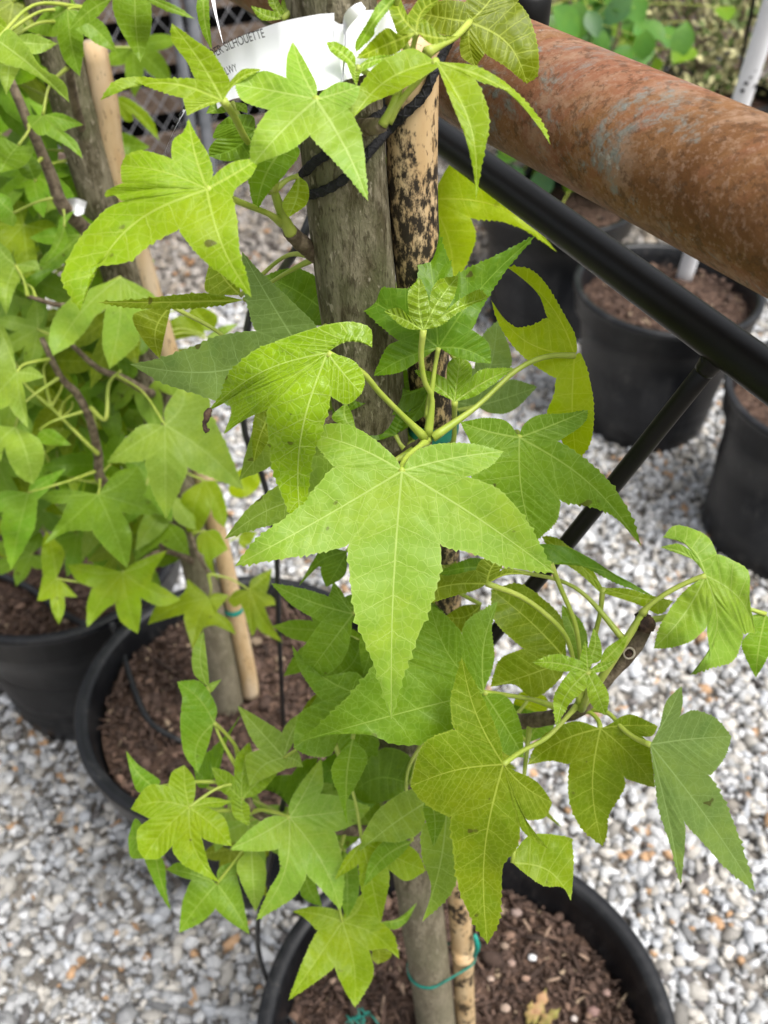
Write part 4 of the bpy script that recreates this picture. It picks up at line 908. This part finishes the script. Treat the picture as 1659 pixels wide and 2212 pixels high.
# printed marks on the tail
for k in range(4):
    a = P(402-9*k, 226+15*k, .3985+.0006*k); b2 = P(397-9*k, 236+15*k, .3988+.0006*k)
    obj('print_mark', *tube([a, b2], .0006, 5, 3), M_ink, tagt, loc=a)
th = thing('tag_string', 'thin white plastic strip dangling above the white plant label', 'string', P(470, 60, .45))
V, F = strip([(452, -20), (462, 25), (472, 62), (481, 92)], [(462, -20), (468, 25), (475, 62), (482, 94)], [.44, .44, .44, .44], 10, 1)
obj('strip', V, F, M_white, th, loc=P(470, 60, .44))
wt = thing('plant_tag', 'small white tag corner poking out among the leaves of the leafy tree', 'label', P(165, 445, .78))
V, F = strip([(145, 430), (165, 428), (188, 436)], [(152, 452), (165, 466), (180, 462)], [.80, .79, .80], 8, 4)
obj('band', V, F, M_white, wt, loc=P(165, 445, .80))

rp = thing('tree_tie_rope', 'black braided rope wound round trunk and bamboo stake and fastened to the rail', 'rope', P(836, 284, .39))
def axis_dist(p, pts):
    best = 9
    for a_, b_ in zip(pts, pts[1:]):
        ab = b_-a_; t_ = max(0, min(1, (p-a_).dot(ab)/ab.dot(ab))); best = min(best, (p-(a_+ab*t_)).length)
    return best
def hug(x, y, r1=.0197, r2=.0126):
    best = (9, .4)
    for d in np.arange(.33, .47, .0006):
        p = P(x, y, d); g = min(axis_dist(p, tp)-r1, axis_dist(p, sp_)-r2)
        if g <= 0: return (x, y, d)
        if g < best[0]: best = (g, d)
    return (x, y, best[1])
rpts = [(1000, 30, .45), (972, 84, .405)]+[hug(*q) for q in [(942, 145), (916, 204), (873, 247), (836, 284), (800, 325), (770, 360), (745, 385), (720, 402), (695, 414), (672, 420)]]+[(655, 416, .436), (650, 405, .46)]
rpts[4:7] = [(q[0], q[1], q[2]) for q in rpts[4:7]]
RR = .0019
obj('strand', *tube([P(*q) for q in rpts], RR, 12, 90), M_rope, rp, loc=P(836, 284, .39))
rpts2 = [(648, 392, .46), (652, 380, .434)]+[hug(*q) for q in [(664, 366), (680, 350), (705, 334), (735, 318), (765, 296), (790, 275), (810, 256)]]+[(832, 238, .405), (845, 228, .42)]
obj('strand', *tube([P(*q) for q in rpts2], RR, 12, 70), M_rope, rp, loc=P(745, 308, .39))
# braid: small raised plaits along both strands
def braid(pts, R, turns):
    q = catmull([np.array(list(P(*p))) for p in pts], 400); out = []
    for s_, ph in ((1, 0), (1, math.pi), (-1, 0), (-1, math.pi)):
        up = Vector((0, 0, 1)); line = []
        for i in range(0, 401, 2):
            t = Vector(q[min(i+1, 400)])-Vector(q[max(i-1, 0)]); t.normalize(); a = (up-t*up.dot(t)).normalized(); b = t.cross(a)
            th_ = s_*turns*2*math.pi*i/400+ph
            line.append(Vector(q[i])+(a*math.cos(th_)+b*math.sin(th_))*R)
        out.append(tube(line, .00055, 5, 220, cap=False))
    return join(*out)
obj('braid', *braid(rpts, .0017, 20), M_rope, rp, loc=P(836, 284, .39))
obj('braid', *braid(rpts2, .0017, 14), M_rope, rp, loc=P(745, 308, .39))
def ring_tie(name, label, cx, cy, z, rx, ry, r, tilt=0, tail=None, rz=0, circ=None):
    t = thing(name, label, 'tie', (cx, cy, z), 'teal tape ties')
    V, F = [], []; n = 40; h = r
    for i in range(n):
        a = 2*math.pi*i/n; x, y = rx*math.cos(a), ry*math.sin(a)
        if circ:                                   # taut loop round two round posts
            q = max(circ, key=lambda k_: (k_[0]-cx)*math.cos(a)+(k_[1]-cy)*math.sin(a)+k_[2])
            x, y = q[0]-cx+q[2]*math.cos(a), q[1]-cy+q[2]*math.sin(a)
        for dz, k in ((-h, 1.0), (-h*.6, 1.02), (h*.6, 1.02), (h, 1.0)): V.append((cx+x*k, cy+y*k, z+dz+tilt*x))
    for i in range(n):
        j = (i+1) % n
        for k in range(3): F.append((i*4+k, j*4+k, j*4+k+1, i*4+k+1))
    obj('band', V, F, M_teal, t, loc=(cx, cy, z))
    if tail: obj('knot', *tube(tail, [.002, .0028, .0015], 8, 8, wob=.3), M_teal, t, loc=tail[0])
    return t
p1, p2 = PY(927, 2090, Y1), PY(1000, 2062, Y1+.006); mid = (p1+p2)/2
ring_tie('tree_tie_tape', 'teal tape loop tying trunk to stake just above the near mulch', mid.x, mid.y, mid.z, 0, 0, .0030, .22, [PY(1026, 2020, Y1-.002), PY(1031, 2045, Y1-.004), PY(1024, 2066, Y1-.004)], circ=[(p1.x, p1.y, .0212), (p2.x, p2.y, .0126)])
p1, p2 = PY(806, 915, Y1), PY(936, 912, Y1+.006); mid = (p1+p2)/2
ring_tie('tree_tie_tape', 'teal tape band half hidden between petioles at mid height of the mouldy stake', p2.x, p2.y, p2.z, .0135, .0135, .005)
p2 = PY(486, 1312, Y2-.01)
ring_tie('tree_tie_tape', 'small teal tie on the pale stake of the dented pot', PY(505, 1318, Y2+.005).x, Y2+.005, PY(505, 1318, Y2).z, .0128, .0128, .004)
def drip(label, pts, r, grp='black drip irrigation tubes'):
    o = obj('drip_tube', *tube(pts, r, 10, 70), M_tube, loc=pts[0]); tag(o, label, 'tube', grp); return o
drip('black drip tube hanging from the rail down into the dented pot', [bb+bu*.18, P(672, 470, .60), P(600, 600, .66), P(538, 690, .72), P(527, 920, .85), P(570, 1040, .92), P(596, 1180, 1.0), P(602, 1350, 1.12), PZ(613, 1572, .355)], .0030)
drip('thin black drip tube looping over the rim of the near pot', [P(620, 1700, .80), P(575, 1900, .90), P(556, 2010, .96), PZ(566, 2085, .41), PZ(600, 2165, .36), PZ(640, 2215, .35)], .0026)
drip('black drip tube lying across the mulch of the dented pot', [PZ(240, 1345, .41), PZ(262, 1400, .375), PZ(290, 1490, .374), PZ(325, 1560, .374), PZ(385, 1598, .37), PZ(400, 1600, .36)], .0042)
drip('black drip tube lying across the rear pot', [PZ(-30, 1230, .372), PZ(60, 1268, .374), PZ(130, 1320, .374), PZ(185, 1350, .40)], .0055)
# teal netting scrap and small seedling on the near mulch
nt_ = thing('netting_scrap', 'scrap of teal netting lying on the near mulch', 'netting', PZ(770, 2195, SOIL1))
for k in range(16):
    a = PZ(772+random.uniform(-26, 26), 2196+random.uniform(-14, 16), SOIL1+.012); b2 = a+Vector((random.uniform(-.014, .014), random.uniform(-.014, .014), random.uniform(-.004, .006)))
    obj('strand', *tube([a, (a+b2)/2+Vector((0, 0, .003)), b2], .0006, 5, 6), M_teal, nt_, loc=a)
sdl = thing('seedling', 'small greenish brown lobed seedling sprouting from the near mulch', 'seedling', PZ(1150, 2230, SOIL1))
M_seed = simple('seedling_leaf', (.22, .20, .05), (.33, .19, .10), 60, .6, .3, .2)
for (x, y, tx, ty, s) in [(1150, 2215, 1180, 2135, 1), (1140, 2215, 1150, 2160, .8), (1160, 2218, 1210, 2180, .8)]:
    A, B = PZ(x, y, SOIL1+.01), PZ(tx, ty, SOIL1+.03); ax = B-A; sd_ = ax.cross(Vector((0, -.5, .8))).normalized()*ax.length*.16
    V = []; n = 12
    for i in range(n+1):
        f_ = i/n; w_ = (math.sin(math.pi*min(1, f_*1.02))**.7)*(1+.35*math.sin(f_*19)); V += [A+ax*f_-sd_*w_, A+ax*f_+Vector((0, 0, .004)), A+ax*f_+sd_*w_]
    F = []
    for i in range(n): F += [(3*i, 3*i+1, 3*i+4, 3*i+3), (3*i+1, 3*i+2, 3*i+5, 3*i+4)]
    obj('leaf', V, F, M_seed, sdl, loc=A)

# ---------------------------------------------------------------- white pipe in the rear pot
wp_b, wp_t = PZ(1478, 600, .36), P(1678, -20, 1.72)
wpipe = thing('white_pipe', 'white plastic pipe with small dark dots standing in the rear pot', 'pipe', wp_b)
wpd = wp_t-wp_b
obj('tube', *tube([wp_b-wpd*.06, wp_b+wpd*.5, wp_t+wpd*.3], .0185, 24, 12), M_white, wpipe, loc=wp_b)
for x, y in [(1631, 150), (1622, 165), (1612, 180), (1604, 196), (1631, 185)]:
    best = min((abs(1106-((q_.y*SP-(CAM_H-q_.z)*CP))/dep(q_)*FPX-y), dep(q_)) for q_ in [wp_b+wpd*(k_/200) for k_ in range(220)])
    p = P(x, y, best[1]-.0165)
    q = [p+Vector((.004*math.cos(a), 0, .004*math.sin(a))) for a in np.linspace(0, 2*math.pi, 10)]
    v0, f0 = lathe([(0, -.003), (.0040, -.003), (.0040, .003), (0, .003)], 10)
    nrm = (Vector((0, 0, CAM_H))-p).normalized().to_track_quat('Z', 'Y').to_matrix()
    obj('dot', [nrm @ Vector(v)+p for v in v0], f0, M_ink, wpipe, loc=p)

# ---------------------------------------------------------------- fence at the back left
fo = PY(350, 300, 3.05); fdir = Vector((.883, .47, 0)).normalized(); fn = Vector((-fdir.y, fdir.x, 0))
fo.z = 0
brd = thing('board_fence', 'stacked weathered wooden boards standing behind the chain link fence', 'fence', fo+fn*.16)
Rm = Matrix.Rotation(math.atan2(fdir.y, fdir.x), 3, 'Z')
for k in range(9):
    for s_ in (-1.1, .55, 2.2):
        c_ = fo+fn*(.16+random.uniform(-.01, .01))+fdir*(s_+random.uniform(-.05, .05)); c_.z = .07+k*.145
        obj('board', *box(c_, 1.63, .04, .075, Rm), M_wood, brd, smooth=False, loc=c_)
for s_ in (-1.2, -.2, .8, 1.9):
    c_ = fo+fn*.225+fdir*s_; c_.z = .65
    obj('bearer', *box(c_, .09, .09, 1.3, Rm), M_wood, brd, smooth=False, loc=c_)
dk = thing('dark_backing', 'near black sheet standing in for the darkness behind the weathered boards', 'backdrop', fo+fn*.3)
M_dark_back = simple('dark_back_black', (.006, .006, .006), (.014, .013, .012), 300, .9, .1, .2)  # near-black colour stands in for the darkness seen between the boards
c_ = fo+fn*.32+fdir*.8; c_.z = .75; obj('dark_sheet', *box(c_, 8.0, .01, 1.5, Rm), M_dark_back, dk, smooth=False, loc=c_)
cl = thing('chain_link_fence', 'grey chain link fence in front of weathered boards', 'fence', fo)
V, F = [], []
px_ = .055
parts = []
for k in range(-26, 60):
    for s_ in (1, -1):
        a = fo+fdir*(k*px_*1.0-.4); pts = []
        z0, z1 = .02, 1.15
        A_ = a+Vector((0, 0, z0)); B_ = a+fdir*s_*(z1-z0)*.8+Vector((0, 0, z1))
        parts.append(tube([A_+fn*.002*s_, (A_+B_)/2+fn*.002*s_, B_+fn*.002*s_], .0017, 4, 2, cap=False))
w_ = obj('wire', *join(*parts), M_wire, cl, loc=fo); w_['kind'] = 'stuff'
for x in (408, 447, 1000):
    p = PY(x, 200, 3.05); s_ = (p-fo).dot(fdir); p = fo+fdir*s_-fn*.02
    obj('post', *tube([p, p+Vector((0, 0, .6)), p+Vector((0, 0, 1.3))], .017 if x == 408 else .02, 14, 6), M_steel, cl, loc=p)

# ---------------------------------------------------------------- shrubs at the back right
def bush_leaf(bm_name, col, tr):
    return leaf_mat(bm_name, col, [min(1, c*1.5) for c in col], tr, .4, .3)
LM['round'] = bush_leaf('leaf_round_green', (.075, .19, .028), (.16, .40, .02))
LM['bluish'] = bush_leaf('leaf_bluish', (.06, .14, .05), (.12, .28, .05))
LM['varieg'] = bush_leaf('leaf_cream_variegated', (.40, .38, .13), (.50, .50, .12))
def oval(root, p, L_, W_, dirv, nrm, mat):
    a = dirv.normalized(); b = a.cross(nrm).normalized(); n_ = b.cross(a)
    V = []; n = 8
    for i in range(n+1):
        f_ = i/n; w2 = W_*.5*math.sin(math.pi*f_)**.8 if 0 < i < n else .0004
        k = p+a*L_*f_-n_*L_*.18*f_*f_
        V += [k-b*w2+n_*w2*.25, k, k+b*w2+n_*w2*.25]
    F = []
    for i in range(n): F += [(3*i, 3*i+1, 3*i+4, 3*i+3), (3*i+1, 3*i+2, 3*i+5, 3*i+4)]
    o = obj('leaf', V, F, mat, root, loc=p)
    u1 = o.data.uv_layers.new(name='lat'); u2 = o.data.uv_layers.new(name='par')
    for lp in o.data.loops:
        i, j = divmod(lp.vertex_index, 3); u1.data[lp.index].uv = (abs(j-1)*W_*50*math.sin(math.pi*i/n), i/n); u2.data[lp.index].uv = (abs(j-1), L_*100)
    return o
def shrub(label, base, top, nleaf, spread, zr, size, mats, rs, stems=5):
    r_ = thing('potted_shrub', label, 'shrub', base, 'shrubs standing at the back')
    pts = []
    for k in range(stems):
        e = Vector((top.x+rs.uniform(-1, 1)*spread*.6, top.y+rs.uniform(-1, 1)*spread*.6, top.z*rs.uniform(.8, 1.1)))
        q = [base, base+(e-base)*.5+Vector((rs.uniform(-.03, .03), 0, 0)), e]
        obj('stem', *tube(q, [.008, .006, .003], 8, 10), M_twig, r_, loc=base)
        pts += [Vector(x) for x in catmull([np.array(list(t)) for t in q], 24)][8:]
    for k in range(nleaf):
        s_ = rs.choice(pts); p = s_+Vector((rs.gauss(0, spread*.35), rs.gauss(0, spread*.35), rs.gauss(0, spread*.25)))
        p.z = min(max(p.z, zr[0]), zr[1])
        L_ = size*rs.uniform(.7, 1.25)
        dv = Vector((rs.uniform(-1, 1), rs.uniform(-1, .6), rs.uniform(-1.1, .3)))
        o = oval(r_, p, L_, L_*rs.uniform(.6, .8), dv, Vector((rs.uniform(-.4, .4), -.6, 1)).normalized(), LM[rs.choice(mats)])
        v, f = tube([p, (p+s_)/2+Vector((0, 0, .006)), s_], .0012, 5, 4, cap=False); obj('petiole', v, f, M_pet, o, loc=p)
    return r_
rs = random.Random(3)
b5 = Vector((c5[0], c5[1], .36))
shrub('round leaved green shrub with bluish older leaves behind the copper pipe', b5+Vector((0.05, .1, 0)), Vector((c5[0]+.08, c5[1]+.30, .80)), 200, .27, (.42, .98), .085, ['round', 'round', 'bluish', 'mid'], rs, 8)
cx_, cy_ = PZ(1240, 40, RIM).x, PZ(1240, 40, RIM).y
pot(cx_, cy_+.1, .2, 'black pot far back under dense round leaved growth', .006, 2)
shrub('denser dark round leaved shrub further back beside the pale trunk', Vector((cx_, cy_+.1, .36)), Vector((cx_+.02, cy_+.1, .75)), 150, .26, (.3, .95), .09, ['round', 'deep', 'bluish'], rs, 7)
# variegated shrub: countless tiny cream leaves
vc = PZ(1560, 230, RIM); vcx, vcy = vc.x+.02, vc.y+.15
pot(vcx, vcy, .2, 'black pot under the cream variegated shrub', .006, 4)
mulch(vcx, vcy, .2, .36, 'shaded mulch under the cream variegated shrub', 150)
vs = thing('variegated_shrub', 'bushy shrub with countless small cream and green leaves behind the white pipe', 'shrub', (vcx, vcy, .36))
for k in range(9):
    e = Vector((vcx+rs.uniform(-.45, .4), vcy+rs.uniform(-.3, .35), rs.uniform(.55, .85)))
    obj('stem', *tube([Vector((vcx, vcy, .34)), Vector((vcx, vcy, .34)).lerp(e, .5)+Vector((0, 0, .08)), e], [.007, .005, .002], 7, 10), M_twig, vs, loc=(vcx, vcy, .36))
n = 9000
cl_c = rng.normal(0, 1, (150, 3))*np.array([.30, .22, .15])+np.array([vcx+.02, vcy+.08, .64])
ci = rng.integers(0, 150, n); pos = cl_c[ci]+rng.normal(0, .045, (n, 3)); pos[:, 2] = np.maximum(pos[:, 2], .42)
lf = np.array([[-1, 0, 0], [-.3, .55, .12], [.4, .5, .1], [1, 0, -.1], [.4, -.5, .1], [-.3, -.55, .12], [0, 0, -.05]], float)
lff = np.array([[0, 6, 1], [1, 6, 2], [2, 6, 3], [3, 6, 4], [4, 6, 5], [5, 6, 0]])
sz = rng.uniform(.010, .019, n); k = rng.random(n)
cols = np.where(k[:, None] < .68, np.array([.50, .47, .24])*rng.uniform(.7, 1.25, (n, 1)), np.array([.13, .19, .05])*rng.uniform(.6, 1.3, (n, 1)))
fo_ = scatter('foliage', pos, np.stack([sz, sz*.8, sz], 1), cols, attr_mat('variegated_leaf', .5, 90, .001, .2), lf, lff, .08, .8, vs, True, (vcx, vcy, .36)); fo_['kind'] = 'stuff'
rod = thing('plant_rod', 'thin dark rod standing beside the cream variegated shrub', 'rod', PZ(1590, 215, .36))
ra = PZ(1588, 220, .36); obj('rod', *tube([ra, P(1612, 80, 2.65), P(1645, -80, 2.5)], .006, 8, 10), M_blackbar, rod, loc=ra)
# pale trunk behind
pt = thing('young_tree', 'slim pale grey trunk rising behind the round leaved shrubs', 'tree', PZ(1262, 40, 0))
pb_ = PY(1255, 190, 3.6); pb_.z = 0
obj('trunk', *tube([pb_, pb_+Vector((0, 0, .8)), pb_+Vector((-.02, 0, 1.8))], [.03, .028, .026], 16, 10), M_steel, pt, loc=pb_)
# far hedge closing the view
hd = thing('hedge', 'dark leafy hedge closing the view at the back', 'hedge', (0.8, 5.4, 0))
n = 9000; pos = np.stack([rng.uniform(-1.2, 4.2, n), 5.4+rng.normal(0, .25, n), rng.uniform(.0, 1.7, n)], 1)
sz = rng.uniform(.03, .055, n); cols = np.array([.05, .105, .022])*rng.uniform(.5, 1.7, (n, 1))
h_ = scatter('foliage', pos, np.stack([sz, sz*.8, sz], 1), cols, attr_mat('hedge_leaf', .5, 50, .001, .2), lf, lff, .08, .9, hd, True, (0.8, 5.4, 0)); h_['kind'] = 'stuff'
